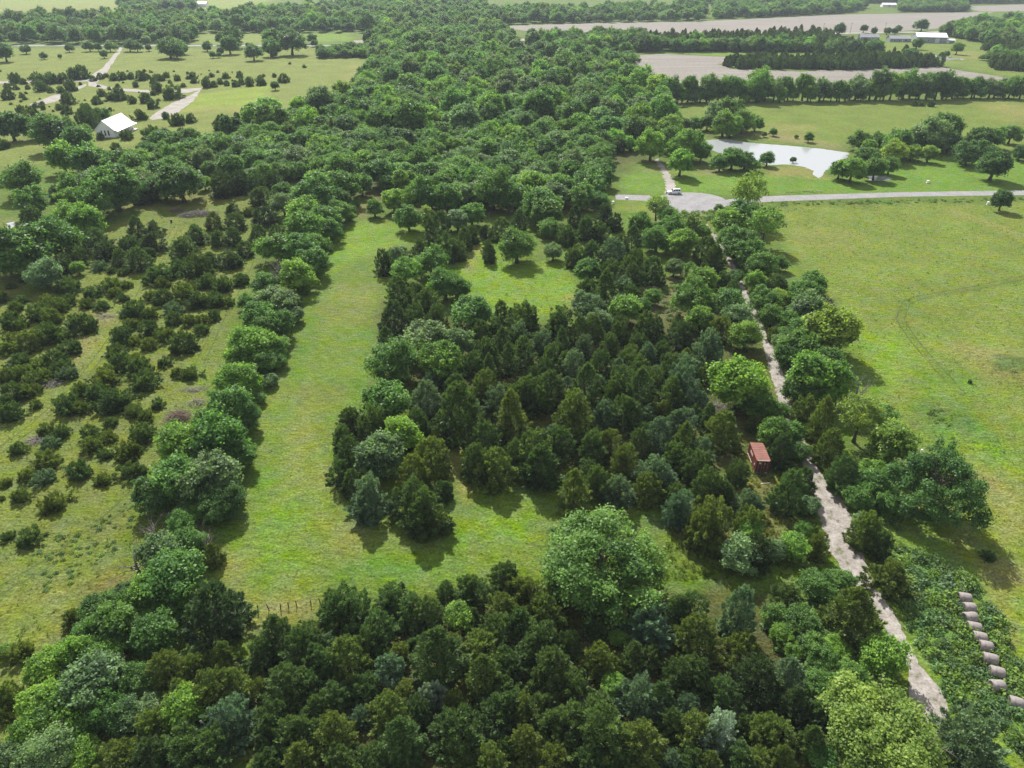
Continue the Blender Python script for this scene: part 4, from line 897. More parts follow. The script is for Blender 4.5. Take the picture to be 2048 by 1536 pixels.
for poly, n, a, b in (([(1790, 1090), (1900, 1130), (1960, 1180), (2010, 1260), (2060, 1400), (2060, 1536), (1960, 1440), (1900, 1400), (1850, 1300), (1800, 1220)], 560, .35, 1.25), ([(1560, 1180), (1700, 1260), (1780, 1400), (1700, 1420), (1600, 1400), (1540, 1260)], 260, .6, 1.6),
                      (band(PATH[12:], 46), 420, .25, .7), (band([(1922, 1190), (1935, 1225), (1945, 1262), (1970, 1305), (1985, 1352), (2000, 1385)], 14), 60, .5, 1.0), (band([(1950, 1190), (1965, 1235), (1985, 1285), (2015, 1340), (2030, 1380)], 10), 40, .4, .9), ([(1870, 800), (1960, 840), (2010, 910), (1930, 900), (1850, 830)], 170, .3, .6), ([(2000, 715), (2060, 712), (2060, 750), (2000, 745)], 60, .4, .8), ([(1690, 950), (1790, 1000), (1800, 1060), (1720, 1020)], 130, .5, 1.2),
                      ([(1300, 420), (1440, 425), (1470, 440), (1420, 455), (1320, 445)], 160, .5, 1.3), ([(1300, 560), (1380, 540), (1375, 650), (1300, 640)], 200, .4, .9), ([(60, 1100), (260, 1000), (280, 1060), (100, 1200)], 160, .2, .5), ([(1540, 404), (2080, 396), (2080, 402), (1560, 412)], 300, .3, .7)):
    C = cover_points(poly, n, rt, 0.35)
    ok = [free_of(c, 0.2, 0.35) for c in C]; C = C[ok]
    WD.append(np.c_[C, rt.uniform(a, b, len(C))])
WD = np.concatenate(WD); n = len(WD); wt = np.array([(0.10, 0.19, 0.065), (0.13, 0.22, 0.045), (0.10, 0.17, 0.075), (0.15, 0.24, 0.05)])[rt.integers(0, 4, n)] * rt.uniform(.75, 1.25, (n, 1))
mass('weeds', 'leafy weeds and brambles along the track and round the hay bales', np.c_[WD[:, :2], np.full(n, -0.02)], np.c_[np.zeros((n, 2)), rt.uniform(0, 6.28, n)], np.c_[WD[:, 2], WD[:, 2] * rt.uniform(.8, 1.2, n), WD[:, 2] * rt.uniform(.6, 1.0, n)], rt.integers(0, 5, n), wt, WEEDS, 'weeds')
# ------------------------------------------------------------------ the rusty shipping container
RUST_RED = mat('rusty_red_paint', (0.20, 0.065, 0.045), 0.75, noise=(1.2, 0.35), bump=0.15)
RUST_DARK = mat('rusty_dark_paint', (0.11, 0.036, 0.030), 0.8, noise=(2.0, 0.35))
RUST_ROOF = mat('sun_bleached_red', (0.195, 0.085, 0.068), 0.8, noise=(0.9, 0.22))
STEEL = mat('grey_steel', (0.35, 0.33, 0.32), 0.5, 0.6); WHITE = mat('white_paint', (0.80, 0.80, 0.80), 0.6, noise=(0.6, 0.05)); STICKER = mat('pale_label', (0.62, 0.55, 0.45), 0.7)
BLOCK = mat('concrete_block', (0.48, 0.46, 0.43), 0.9, noise=(3, 0.2)); GLASS = mat('dark_glass', (0.02, 0.025, 0.03), 0.08, spec=0.6)
a = g(1510.5, 947); yaw = math.radians(-3.0)
CW, CL, CH, CZ = 2.44, 6.06, 2.6, 0.2
ct = thing('shipping_container', 'rust-red shipping container standing on blocks under a tree beside the track', 'container', (a.x + CW * .45, a.y + CL * .42, 0), yaw, None, (.9, .84, .92))
def corrugated(n, length, amp, x, z0, z1):
    """Zig-zag wall along y at x."""
    pr = []
    for i in range(n + 1):
        t0 = -length / 2 + length * i / n; st = length / n
        for k, o in ((0, 0), (.25, 0), (.35, amp), (.75, amp), (.85, 0)):
            if i < n: pr.append((x + o, t0 + st * k))
    pr.append((x, length / 2))
    V = [(p[0], p[1], z0) for p in pr] + [(p[0], p[1], z1) for p in pr]; n_ = len(pr)
    return V, [(i, i + 1, n_ + i + 1, n_ + i) for i in range(n_ - 1)]
for sx in (-1, 1):
    MB().add(*corrugated(20, CL - .3, 0.036 * -sx, sx * (CW / 2 - .03), CZ + .15, CZ + CH - .1)).build('side_wall', RUST_RED, ct)
    MB().box((sx * (CW / 2 - .05), 0, CZ + .08), (.1, CL, .16)).build('bottom_rail', RUST_DARK, ct)
    MB().box((sx * (CW / 2 - .04), 0, CZ + CH - .06), (.08, CL - .002, .10)).build('top_rail', RUST_RED, ct)
    for sy in (-1, 1):
        MB().box((sx * (CW / 2 - .07), sy * (CL / 2 - .07), CZ + CH / 2), (.146, .146, CH - .3)).build('corner_post', RUST_DARK, ct)
        for z in (CZ + .075, CZ + CH - .06): MB().box((sx * (CW / 2 - .075), sy * (CL / 2 - .075), z), (.178, .178, .14)).build('corner_casting', RUST_DARK, ct)
        MB().box((sx * .8, sy * (CL / 2 - .3), .1), (.4, .5, .21)).build('block', BLOCK, ct)
for i in range(10):
    MB().box((0, -CL / 2 + .35 + i * (CL - .7) / 9, CZ + CH - .03), (CW - .17, (CL - .7) / 9 - .06, .05)).build('roof_panel', RUST_ROOF, ct)
MB().box((0, 0, CZ + CH - .065), (CW - .16, CL - .02, .02)).build('roof', RUST_ROOF, ct)
MB().box((0, 0, CZ + .12), (CW - .2, CL - .04, .05)).build('floor', RUST_DARK, ct)
MB().box((0, CL / 2 - .04, CZ + CH / 2), (CW - .3, .05, CH - .25)).build('end_wall', RUST_RED, ct)
MB().box((0, -CL / 2 + .03, CZ + CH - .07), (CW - .3, .05, .12)).build('door_header', STICKER, ct)
for s in (-1, 1):
    d = MB().box((s * .535, -CL / 2 + .06, CZ + CH / 2 + .01), (1.05, .05, CH - .32)).build('door', RUST_DARK, ct)
    for x in (.22, .8): MB().tube([(s * x, -CL / 2 + .005, CZ + .2), (s * x, -CL / 2 + .005, CZ + CH - .2)], [.022, .022], 6).build('lock_rod', STEEL, d)
    for x in (.22, .8): MB().box((s * x + .12, -CL / 2 - .01, CZ + 1.1), (.28, .03, .05)).build('handle', STEEL, d)
MB().box((-.55, -CL / 2 + .03, CZ + 2.0), (.36, .012, .34)).build('label_plate', STICKER, ct)
MB().box((.3, -CL / 2 + .03, CZ + 1.9), (.2, .012, .2)).build('label_plate', STICKER, ct)
MB().box((-CW / 2 - .012, .6, CZ + 1.75), (.03, 1.7, .5)).build('side_shutter', mat('faded_pink_panel', (0.50, 0.36, 0.32), .8), ct)
MB().box((-CW / 2 - .012, -2.0, CZ + 1.1), (.03, .3, .4)).build('label_plate', STICKER, ct)
MB().box((-CW / 2 - .03, 1.2, CZ + .3), (.05, 3.2, .12)).build('side_strip', STICKER, ct)
LANDMARKS.append(('the rusty container', ct.location.x, ct.location.y, 3.2))
st = MB(); st.box((0, 0, .05), (1.6, .16, .1)); pl = st.build('timber_plank', mat('grey_timber', (.42, .39, .35), .9, noise=(4, .2)), None, bevel=0.012)
pl.location = g(1531, 967); pl.rotation_euler[2] = 0.12; tag(pl, 'grey timber plank lying in the grass before the container doors', 'plank')

# ------------------------------------------------------------------ round hay bales
HAY = mat('weathered_hay', (0.225, 0.20, 0.19), 1.0, noise=(2.5, 0.3), bump=0.7)
HAYEND = mat('weathered_hay_end', (0.10, 0.085, 0.078), 1.0, noise=(3.0, 0.35), bump=0.7)
def bale_mesh(seed):
    r = random.Random(seed); n, V, F = 28, [], []
    prof = [(-.93, .62), (-.98, .76), (-.90, .84), (-.45, .88), (0, .87), (.45, .88), (.90, .84), (.98, .76), (.93, .62)]
    for x, rad in prof:
        for k in range(n):
            a_ = 2 * math.pi * k / n; q = rad * (1 + r.uniform(-.018, .018)); z = q * math.sin(a_)
            V.append((x + r.uniform(-.01, .01), q * math.cos(a_) * 1.04, max(z, -.74) + .74))
    for i in range(len(prof) - 1):
        for k in range(n): F.append((i * n + k, i * n + (k + 1) % n, (i + 1) * n + (k + 1) % n, (i + 1) * n + k))
    me = bpy.data.meshes.new('bale_wrap'); me.from_pydata(V, [], F); me.materials.append(HAY); me.polygons.foreach_set('use_smooth', [True] * len(F)); me.update()
    ends = []
    for i0, sx in ((0, -1), (len(prof) - 1, 1)):
        vv = [V[i0 * n + k] for k in range(n)]; c = (sx * .90, 0, .72)
        ring = [tuple(Vector(p).lerp(Vector(c), .5) + Vector((sx * .03, 0, 0))) for p in vv]
        mb = MB(); mb.add(vv + ring + [c], [(k, (k + 1) % n, n + (k + 1) % n, n + k) for k in range(n)] + [(n + k, n + (k + 1) % n, 2 * n) for k in range(n)])
        ends.append(mb.mesh('bale_end', HAYEND, True))
    return me, ends
BALES = [bale_mesh(i) for i in range(3)]
bale_px = [(1930, 1193), (1939.5, 1213), (1941, 1232), (1949, 1252), (1960, 1272), (1972.5, 1290), (1981, 1315), (1995, 1342), (1996, 1369), (2033, 1403)]
bale_lab = ['weathered round hay bale at the far end of the row, by the bramble bush', 'second hay bale of the row counted from the bramble bush', 'third hay bale of the row counted from the bramble bush', 'fourth hay bale of the row counted from the bramble bush',
            'fifth hay bale of the row counted from the bramble bush', 'sixth hay bale of the row, followed by a gap full of weeds', 'hay bale with weeds before and behind it, seventh from the bramble bush', 'hay bale behind a low weed clump, third from the lone end bale',
            'hay bale with its whole round side clear of weeds, next to the lone end bale', 'lone hay bale ending the row, set apart towards the blue cedar']
for i, (x, y) in enumerate(bale_px):
    wrap, ends = BALES[i % 3]; rs = (1.0, .94, 1.06, 1.02)[i % 4]
    o = thing('hay_bale', bale_lab[i], 'hay bale', (0, 0, 0), math.radians([-14, -6, 4, -16, -18, -16, -18, -20, -2, -22][i]), 'round hay bales in a row at the meadow edge')
    o.location = g(x, y, .8); o.location.z = -.02; o.scale = (.74 * rs, .74, .78)
    link('bale_wrap', wrap, o)
    for e in ends: link('bale_end', e, o)
LANDMARKS.append(('the hay bales', *g(1960, 1272)[:2], 3.0))

# ------------------------------------------------------------------ the white car on the turning circle
CARW = mat('white_car_paint', (0.78, 0.79, 0.80), 0.25, spec=0.5); TYRE = mat('tyre_rubber', (0.02, 0.02, 0.02), 0.85); CHROME = mat('wheel_alloy', (0.55, 0.56, 0.58), 0.35, 0.8)
LAMP = mat('lamp_glass', (0.75, 0.75, 0.72), 0.15); TAIL = mat('tail_lamp', (0.35, 0.02, 0.02), 0.2); TRIM = mat('black_trim', (0.03, 0.03, 0.032), 0.6)
car = thing('parked_car', 'white sport utility car with dark windows parked at the turning circle', 'car', g(1348, 387.5), math.radians(180 + 3))
def hull(secs):
    """Loft of half-width sections: (x, z0, z1, w0, w1)."""
    mb = MB(); V, F = [], []
    for x, z0, z1, w0, w1 in secs: V += [(x, -w0, z0), (x, w0, z0), (x, w1, z1), (x, -w1, z1)]
    n = len(secs)
    for i in range(n - 1):
        for k in range(4): F.append((i * 4 + k, i * 4 + (k + 1) % 4, (i + 1) * 4 + (k + 1) % 4, (i + 1) * 4 + k))
    F += [(0, 1, 2, 3)[::-1], tuple(4 * (n - 1) + k for k in range(4))]
    return mb.add(V, F)
hull([(-2.42, .50, .98, .82, .80), (-2.36, .36, 1.08, .90, .88), (-1.6, .30, 1.12, .94, .92), (.9, .30, 1.10, .94, .92), (1.5, .30, 1.04, .94, .88), (2.15, .34, .96, .90, .82), (2.40, .42, .80, .82, .74)]).build('body', CARW, car, bevel=0.05)
hull([(-2.28, 1.09, 1.16, .84, .82), (-2.05, 1.09, 1.76, .84, .68), (-.9, 1.10, 1.83, .86, .70), (.35, 1.10, 1.80, .86, .68), (1.12, 1.09, 1.14, .84, .80)]).build('cabin', CARW, car, bevel=0.03)
for s in (-1, 1):
    for x0, x1, sh in ((-2.0, -1.25, .10), (-1.15, -.3, 0), (-.2, .62, -.32)):
        MB().add([(x0, s * .872, 1.16), (x1, s * .872, 1.16), (x1 + (sh if sh < 0 else 0), s * .735, 1.64), (x0 + (sh if sh > 0 else 0), s * .735, 1.64)], [(0, 1, 2, 3) if s < 0 else (3, 2, 1, 0)]).build('side_window', GLASS, car)
    MB().box((2.33, s * .62, .74), (.10, .30, .16)).build('headlight', LAMP, car); MB().box((-2.40, s * .70, .86), (.08, .20, .30)).build('tail_light', TAIL, car)
    MB().box((.75, s * 1.0, 1.16), (.14, .18, .13)).build('wing_mirror', TRIM, car)
    for x in (-1.45, 1.48):
        w = MB().tube([(x, s * .70, .37), (x, s * .72, .37), (x, s * .95, .37), (x, s * .97, .37)], [.30, .37, .37, .30], 18).build('wheel', TYRE, car)
        MB().tube([(x, s * .90, .37), (x, s * .982, .37)], [.22, .22], 14).build('rim', CHROME, w)
MB().add([(.52, -.66, 1.76), (.52, .66, 1.76), (1.06, .78, 1.19), (1.06, -.78, 1.19)], [(3, 2, 1, 0)]).build('windscreen', GLASS, car)
MB().box((-2.20, 0, 1.42), (.06, 1.30, .46)).build('rear_window', GLASS, car); MB().box((2.38, 0, .52), (.12, 1.5, .2)).build('front_bumper', TRIM, car); MB().box((-2.42, 0, .50), (.12, 1.6, .26)).build('rear_bumper', TRIM, car)
MB().box((-.9, -.58, 1.86), (1.7, .05, .05)).build('roof_rail', TRIM, car); MB().box((-.9, .58, 1.86), (1.7, .05, .05)).build('roof_rail', TRIM, car)

# ------------------------------------------------------------------ buildings
SIDING = mat('white_siding', (0.78, 0.79, 0.80), 0.7, noise=(0.4, 0.05)); METALROOF = mat('white_metal_roof', (0.82, 0.83, 0.84), 0.45, noise=(0.2, 0.03)); GREYROOF = mat('grey_shingle_roof', (0.24, 0.24, 0.26), 0.9, noise=(1, .15))
TANROOF = mat('tan_roof', (0.42, 0.36, 0.30), 0.85, noise=(1, .15)); GREYWALL = mat('blue_grey_wall', (0.22, 0.25, 0.27), 0.8); BRICKW = mat('brown_brick_wall', (0.30, 0.24, 0.21), 0.9, noise=(2, .2)); DOORM = mat('pale_door', (0.55, 0.55, 0.55), .6)
def gable(name, label, loc, rz, L, W, eave, ridge, wall, roofm, over=.4, wins=(), doors=(), cat='house', end_wins=()):
    """Gabled building: length L along local x, width W along y. wins/doors: (side, x, z, w, h); end_wins: (end, y, z, w, h)."""
    o = thing(name, label, cat, loc, rz)
    MB().prism([(-W / 2, -.2), (W / 2, -.2), (W / 2, eave), (0, ridge - .12), (-W / 2, eave)], -L / 2, L / 2).build('wall', wall, o)
    sl = (ridge - eave) / (W / 2)
    for s in (-1, 1):
        y1, z1 = s * (W / 2 + over), eave - sl * over
        MB().prism([(0, ridge), (y1, z1 + .02), (y1, z1 + .16), (0, ridge + .15)] if s > 0 else [(0, ridge + .15), (y1, z1 + .16), (y1, z1 + .02), (0, ridge)], -L / 2 - over, L / 2 + over).build('roof', roofm, o)
    for side, x, z, w, h in wins:
        f = MB().box((x, side * (W / 2 + .02), z), (w + .24, .08, h + .24)).build('window', WHITE, o); MB().box((x, side * (W / 2 + .06), z), (w, .04, h)).build('pane', GLASS, f)
    for side, x, z, w, h in doors: MB().box((x, side * (W / 2 + .03), z), (w, .09, h)).build('door', DOORM, o)
    for end, y, z, w, h in end_wins:
        f = MB().box((end * (L / 2 + .02), y, z), (.08, w + .2, h + .2)).build('window', WHITE, o); MB().box((end * (L / 2 + .06), y, z), (.04, w, h)).build('pane', GLASS, f)
    return o
A, B, C2 = g(193, 271), g(231, 275), g(268, 258)
ax = (C2 - B); ax.z = 0; hl = ax.length; ang = math.atan2(ax.y, ax.x)
nrm = Vector((-math.sin(ang), math.cos(ang), 0)); mid = B + ax * .5 + nrm * 4.3
hs_ = gable('white_house', 'white gabled house with metal roof and corner porch among cedars', (mid.x, mid.y, 0), ang, hl, 8.6, 3.4, 7.4, SIDING, METALROOF, .3,
            wins=[(-1, hl * .05, 1.7, 1.2, 1.5), (-1, -hl * .15, 1.7, .8, 1.5)], doors=[(-1, -hl * .3, 1.2, 1.0, 2.2), (-1, hl * .2, 1.2, 1.6, 2.2)], end_wins=[(-1, -1.7, 2.0, .62, 2.3), (-1, -.1, 2.0, .62, 2.3), (-1, 1.5, 2.0, .62, 2.3)])
MB().box((hl * .06, -5.3, .12), (hl * .98, 2.0, .24)).build('porch_floor', BLOCK, hs_)
MB().add([(-hl / 2 - .3, -4.6, 3.22), (hl / 2 + .3, -4.6, 3.22), (hl / 2 + .3, -6.4, 2.72), (-hl / 2 - .3, -6.4, 2.72), (-hl / 2 - .3, -4.6, 3.30), (hl / 2 + .3, -4.6, 3.30), (hl / 2 + .3, -6.4, 2.80), (-hl / 2 - .3, -6.4, 2.80)], [(3, 2, 1, 0), (4, 5, 6, 7), (2, 3, 7, 6), (0, 1, 5, 4), (1, 2, 6, 5), (3, 0, 4, 7)]).build('porch_roof', METALROOF, hs_)
for k in range(4): MB().box((-hl / 2 + .2 + k * (hl - .4) / 3, -6.2, 1.36), (.2, .2, 2.6)).build('porch_post', WHITE, hs_)
for px in (hl * .1, hl * .34): 
    ch = thing('porch_chair', 'dark chair standing on the porch of the white house', 'chair', hs_.matrix_world @ Vector((0, 0, 0)), ang, 'porch chairs')
    w_ = Matrix.Translation(hs_.location) @ Matrix.Rotation(ang, 4, 'Z') @ Vector((px, -5.4, .24)); ch.location = w_
    MB().box((0, 0, .45), (.7, .7, .1)).build('seat', TRIM, ch); MB().box((0, .33, .8), (.7, .08, .7)).build('backrest', TRIM, ch)
    for lx in (-.3, .3):
        for ly in (-.3, .3): MB().box((lx, ly, .2), (.07, .07, .4)).build('leg', TRIM, ch)
LANDMARKS.append(('the white house', mid.x, mid.y, 8))
def far_house(name, label, x, y, L, W, e, rg, wall, roofm, deg=0, cat='house', **k): return gable(name, label, g(x, y), math.radians(deg), L, W, e, rg, wall, roofm, **k)
far_house('metal_barn', 'large barn with white metal roof and grey-blue walls beside the cedar wood', 1857, 84, 27, 20, 5.2, 8.2, GREYWALL, METALROOF, -14, 'barn', wins=[(-1, -8, 2, 1.5, 1.2), (-1, -3, 2, 1.5, 1.2)], doors=[(-1, 5, 2.1, 4, 4)], end_wins=[(-1, -4, 1.6, 2.4, 3.0)])
far_house('lean_to_shed', 'low white-roofed shed attached before the barn corner', 1893, 86, 12, 7, 2.8, 3.6, GREYWALL, METALROOF, -14, 'shed', doors=[(-1, 0, 1.1, 3, 2.2)])
far_house('ranch_house', 'low grey-roofed ranch house between the barn and the yard trees', 1796, 83, 20, 11, 3.0, 5.4, GREYWALL, GREYROOF, -4, wins=[(-1, -6, 1.6, 1.6, 1.3), (-1, -1, 1.6, 1.6, 1.3), (-1, 5, 1.6, 2.2, 1.5)], doors=[(-1, 2, 1.1, 1, 2.1)])
far_house('ranch_house', 'grey-roofed house half hidden by round yard trees', 1736, 80, 18, 10, 3.0, 5.4, GREYWALL, GREYROOF, -6, wins=[(-1, 4, 1.6, 1.6, 1.3), (-1, 7, 1.6, 1.2, 1.3)], doors=[(-1, 1, 1.1, 1, 2.1)])
far_house('garden_shed', 'small white shed before the half-hidden grey-roofed house', 1741, 88, 8, 4, 2.2, 3.0, SIDING, METALROOF, -6, 'shed', doors=[(-1, 0, 1, 1.2, 1.9)])
far_house('farm_shed', 'white-roofed shed at the woodland edge by the ploughed field', 1168, 118, 11, 9, 4.6, 6.2, SIDING, METALROOF, -8, 'shed', wins=[(-1, 2, 2, 1.2, 1.5)], doors=[(-1, -2, 1.4, 2, 2.8)])
far_house('garden_shed', 'tiny white shed by the dark trees of the ploughed field corner', 1220, 127, 5, 4, 2.4, 3.4, SIDING, METALROOF, 10, 'shed', doors=[(-1, 0, 1, 1.2, 1.9)])
far_house('farm_shed', 'small white-roofed shed in a gap of the woodland', 803, 131, 7, 5, 3, 4.2, SIDING, METALROOF, 0, 'shed', doors=[(-1, 0, 1.1, 1.6, 2.2)])
far_house('ranch_house', 'tan-roofed house at the pasture corner behind a clipped hedge', 726, 95, 16, 11, 3.2, 6.0, BRICKW, TANROOF, 22, wins=[(-1, -4, 1.7, 1.6, 1.3), (-1, 3, 1.7, 1.6, 1.3)], doors=[(-1, 0, 1.1, 1, 2.1)])
far_house('ranch_house', 'pale house in the hedge near the tan-roofed house', 683, 100, 11, 8, 3.4, 5.2, SIDING, GREYROOF, -6, wins=[(-1, -2.5, 1.7, 2, 1.6), (-1, 2.5, 1.7, 2, 1.6)], doors=[(-1, 0, 1.1, 1, 2.1)])
far_house('farm_house', 'pale blue-roofed house under big trees in the far woodland', 168, 45, 14, 12, 5, 10, SIDING, GREYROOF, 40, wins=[(-1, -3, 2, 1.6, 1.6), (-1, 3, 2, 1.6, 1.6)])
far_house('farm_shed', 'white-roofed far shed beside the pale blue-roofed house', 184, 42, 12, 8, 4, 6, SIDING, METALROOF, 10, 'shed', doors=[(-1, 0, 1.4, 3, 2.8)])
far_house('farm_shed', 'long white shed at the top of the far woodland meadow', 397, 14, 30, 14, 5, 8, SIDING, METALROOF, 4, 'shed', doors=[(-1, 0, 2, 4, 3.6)])
far_house('farm_shed', 'long white-roofed shed in front of the far bright field', 1052, 20, 34, 14, 5, 7, SIDING, METALROOF, -2, 'shed', doors=[(-1, 0, 2, 4, 3.6)])
far_house('farm_shed', 'white far shed between bands of trees past the ploughed field', 1776, 14, 22, 12, 4, 6, SIDING, METALROOF, -6, 'shed', doors=[(-1, 0, 2, 4, 3.2)])
far_house('brick_house', 'brown house half hidden by the wood near the far cedars', 2005, 88, 15, 11, 3.2, 5.6, BRICKW, TANROOF, -10, wins=[(-1, -4, 1.7, 1.6, 1.3), (-1, 3, 1.7, 1.6, 1.3)], doors=[(-1, 0, 1.1, 1, 2.1)])

# ------------------------------------------------------------------ small things
POSTW = mat('post_wood', (0.08, 0.065, 0.055), .95, noise=(6, .3)); WIRE = mat('fence_wire', (0.10, 0.095, 0.09), .7, .3)
fa, fb = g(515, 1224), g(640, 1207)
fn = thing('wire_fence', 'short run of old wire fence with crooked posts at the lane end', 'fence', fa, math.atan2(fb.y - fa.y, fb.x - fa.x))
fl = (fb - fa).length; rf = random.Random(5); tops = []
for k in range(7):
    x = fl * k / 6 + rf.uniform(-.3, .3); h = rf.uniform(.9, 1.25); dx, dy = rf.uniform(-.15, .15), rf.uniform(-.15, .15)
    MB().tube([(x, 0, -.1), (x + dx * .5, dy * .5, h * .5), (x + dx, dy, h)], [.07, .065, .05], 7).build('post', POSTW, fn); tops.append((x, dx, dy, h))
for z in (.35, .62, .88):
    MB().tube([(x + dx * z / h, dy * z / h - .06, z + rf.uniform(-.03, .03)) for x, dx, dy, h in tops], [.006] * 7, 4).build('wire', WIRE, fn)
for x, y, lab, sz in ((1855, 366, 'white utility box in the grass above the road verge', (.8, .6, .9)), (1975, 409, 'white utility box near the solitary roadside tree', (.6, .5, .9)), (1226, 408, 'white utility box at the stub end of the turning circle', (.6, .5, .9)), (1253, 398, 'pale culvert block beside the stub of the road', (.9, .6, .5))):
    u = thing('utility_box', lab, 'utility box', g(x, y))
    MB().box((0, 0, sz[2] / 2), sz).build('cabinet', WHITE, u, bevel=.03); MB().box((0, 0, sz[2] + .035), (sz[0] + .08, sz[1] + .08, .07)).build('lid', WHITE, u); MB().box((0, 0, .04), (sz[0] + .2, sz[1] + .2, .1)).build('plinth', BLOCK, u)
mp = thing('marker_post', 'white marker post in the meadow beside the dense rounded tree', 'post', g(1841, 909))
MB().tube([(0, 0, -.1), (0, 0, .95)], [.13, .13], 12).build('post', WHITE, mp); MB().tube([(0, 0, .95), (0, 0, 1.0), (0, 0, 1.08)], [.17, .17, .06], 12).build('cap', WHITE, mp)
bk = thing('black_drum', 'small black drum standing in the grass before the brush pile', 'drum', g(343, 445))
MB().tube([(0, 0, -.02), (0, 0, .08), (0, 0, .85), (0, 0, .9)], [.28, .31, .31, .29], 14).build('barrel', TRIM, bk); MB().tube([(0, 0, .9), (0, 0, .94)], [.3, .3], 14).build('lid', TRIM, bk)

TWIG = mat('silver_dead_twigs', (0.20, 0.18, 0.175), .95, noise=(3, .3)); TWIGR = mat('reddish_dead_twigs', (0.16, 0.11, 0.095), .95, noise=(3, .3)); DIRT = mat('heaped_soil', (0.17, 0.12, 0.10), 1.0, noise=(2, .35), bump=.8)
def brush(name, label, x, y, rx, ry, h, n, m, seed, rad=.035, rz=0.0):
    r = random.Random(seed); mb = MB()
    for _ in range(n):
        a_, q = r.uniform(0, 6.28), math.sqrt(r.random()); px, py = rx * q * math.cos(a_), ry * q * math.sin(a_); z = h * (1 - q * q) * r.uniform(.2, 1)
        d = r.uniform(0, 6.28); ln = r.uniform(.5, 1.5) * (1 + h * .3); up = r.uniform(-.25, .4); bend = r.uniform(-.2, .2)
        mb.tube([(px, py, z + .05), (px + math.cos(d) * ln * .5 + bend, py + math.sin(d) * ln * .5, z + .08 + up * ln * .5), (px + math.cos(d) * ln, py + math.sin(d) * ln, max(.03, z + up * ln * .6))], [rad, rad * .8, rad * .4], 4)
    o = mb.build(name, m); o.location = g(x, y); o.rotation_euler[2] = rz
    return tag(o, label, 'brush pile', kind='stuff')
brush('brush_pile', 'long grey pile of cut branches in the pasture corner', 396, 430, 5.6, 2.2, 1.6, 420, TWIG, 1, .06, .25)
brush('brush_pile', 'silvery heap of dead branches beside young cedars', 96, 770, 2.3, 1.1, .5, 130, TWIG, 2, .045, .2)
brush('brush_pile', 'silvery heap of dead branches hemmed in by young cedars', 74, 882, 1.7, .9, .45, 110, TWIG, 3)
brush('brush_pile', 'reddish dead bush lying by the hedgerow', 357, 838, 1.7, 1.5, 1.7, 240, TWIGR, 4, .04)
brush('brush_pile', 'pale fallen limbs beside the reddish dead bush', 392, 806, 1.6, 1.3, .5, 40, TWIG, 5, .05)
brush('brush_pile', 'thin pile of fallen branches above the reddish dead bush', 388, 780, 2.2, .8, .35, 70, TWIG, 6)
brush('brush_pile', 'scattered dead branches at the edge of the young cedars', 212, 634, 2.6, .8, .25, 60, TWIG, 7)
brush('brush_pile', 'fallen dark branches on the grass bank above the road', 1610, 385, 7, 1.2, .4, 50, TWIGR, 8, .06)
brush('brush_pile', 'dead grey twigs inside the central cedar stand by the leafy trees', 1440, 818, 2.4, 1.6, .8, 120, TWIG, 9, .035)
brush('brush_pile', 'rusty brown heap beside the long grey brush pile', 354, 422, 1.6, 1.0, .9, 160, TWIGR, 10, .07)

# far utility poles along the lane behind the farm sheds
for k, x in enumerate((1645, 1700, 1768)):
    p = thing('utility_pole', 'thin wooden utility pole along the lane behind the farm sheds', 'utility pole', g(x, 67.5 - k * .6), 0, 'utility poles along the farm lane')
    MB().tube([(0, 0, -.2), (0, 0, 10.5)], [.19, .13], 7).build('pole', POSTW, p); MB().box((0, 0, 9.9), (2.2, .12, .14)).build('crossarm', POSTW, p)
pw = thing('utility_pole', 'leaning grey utility pole in front of the far woodland by the highway', 'utility pole', g(166, 90), 0)
MB().tube([(0, 0, -.2), (-1.2, 0, 14)], [.22, .15], 7).build('pole', TWIG, pw); MB().box((-1.1, 0, 13.2), (2.4, .12, .14)).build('crossarm', POSTW, pw)

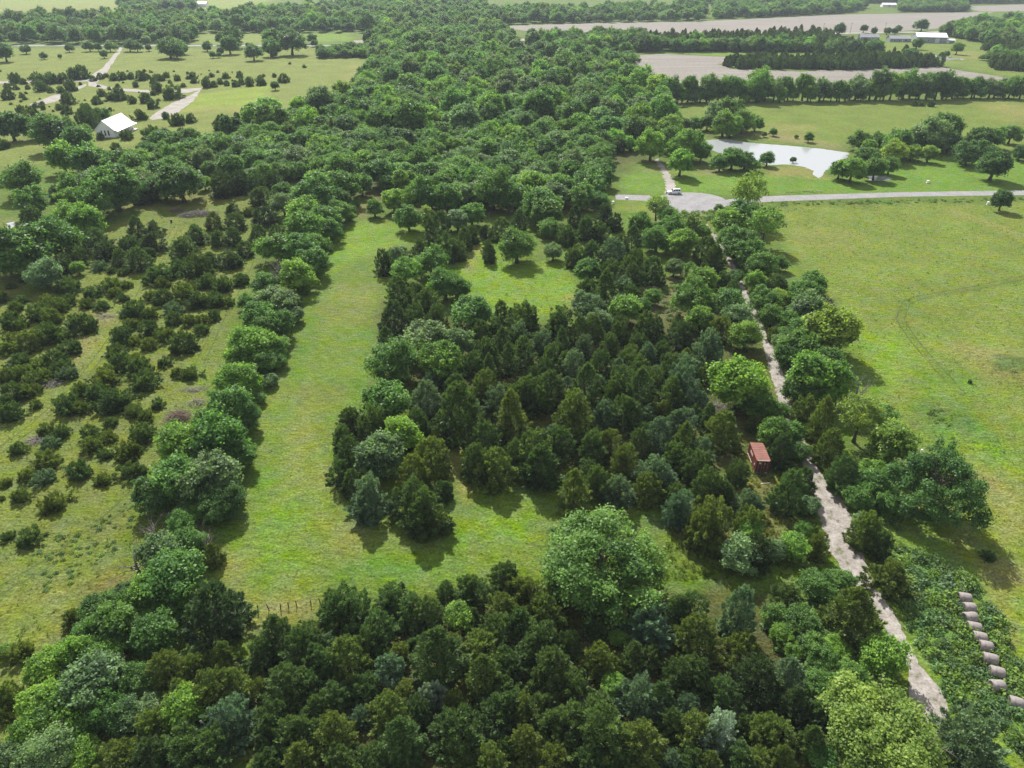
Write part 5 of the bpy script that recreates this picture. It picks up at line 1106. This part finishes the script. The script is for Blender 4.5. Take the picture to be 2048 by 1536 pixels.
# neighbours of something one can find are named by it
LM = LANDMARKS + [(f"the {w}", *g(x, y)[:2], R) for w, x, y, R in (('broad spreading tree', 1200, 1160, 7.5), ('dense rounded tree', 1875, 1040, 6), ('silver cedar', 866, 1400, 2.4), ('pale pointed cedar', 1482, 1235, 3), ('lone clearing tree', 1108, 530, 2.5),
      ('near-black cedar', 430, 1245, 5), ('brush pile', 396, 430, 5), ('turning circle', 1377, 415, 11), ('wispy roadside tree', 1494, 425, 5), ('reddish dead bush', 357, 838, 2.5), ('lime-green tree', 913, 1240, 2), ('bare dead tree', 1714, 806, 3), ('blue spreading cedar', 1945, 1500, 4.5), ('wire fence', 575, 1218, 5), ('marker post', 1841, 909, 4))]
SHORT = {'c': 'dark', 'o': 'olive', 's': 'bluish', 'S': 'silvery', 'k': 'blackish', 'g': 'green', 'l': 'bright', 'b': 'greyish', 'd': 'deep-green', 'y': 'yellowish', 'e': 'thin'}
TA = np.array([(t[1], t[2], t[3]) for t in TREES])
for i, (o, x, y, R, kind, tone) in enumerate(TREES):
    near = min(LM, key=lambda q: math.hypot(q[1] - x, q[2] - y) - q[3])
    if math.hypot(near[1] - x, near[2] - y) - near[3] < R * 1.15 + .5:
        t = f"{o['label']}, next to {near[0]}"
        if len(t.split()) <= 16: o['label'] = t; continue
    dd = np.hypot(TA[:, 0] - x, TA[:, 1] - y) - 1.1 * (TA[:, 2] + R)
    for j in np.argsort(dd)[:7]:
        if dd[j] > 0: break
        k2, t2 = TREES[j][4:6]
        if (k2, t2) != (kind, tone):
            w2 = 'dead tree' if k2 == 'dead_tree' else SHORT[t2] + (' cedar' if 'cedar' in k2 else ' tree')
            t = f"{o['label']}, beside {'an' if w2[0] in 'aeiou' else 'a'} {w2}"
            if len(t.split()) <= 16: o['label'] = t
            break

# ------------------------------------------------------------------ the air
hz = MB().box((0, 500, 59.0), (9000, 9000, 122.0)).build('haze', None)
hm = bpy.data.materials.new('haze_air'); hm.use_nodes = True
hm.node_tree.nodes.remove(hm.node_tree.nodes['Principled BSDF'])
pv = hm.node_tree.nodes.new('ShaderNodeVolumePrincipled'); pv.inputs['Color'].default_value = (0.78, 0.88, 1.0, 1); pv.inputs['Density'].default_value = 0.0001; pv.inputs['Anisotropy'].default_value = 0.0
hm.node_tree.links.new(pv.outputs[0], hm.node_tree.nodes['Material Output'].inputs['Volume'])
hz.data.materials.append(hm)
tag(hz, 'pale summer haze over the whole countryside', kind='stuff')
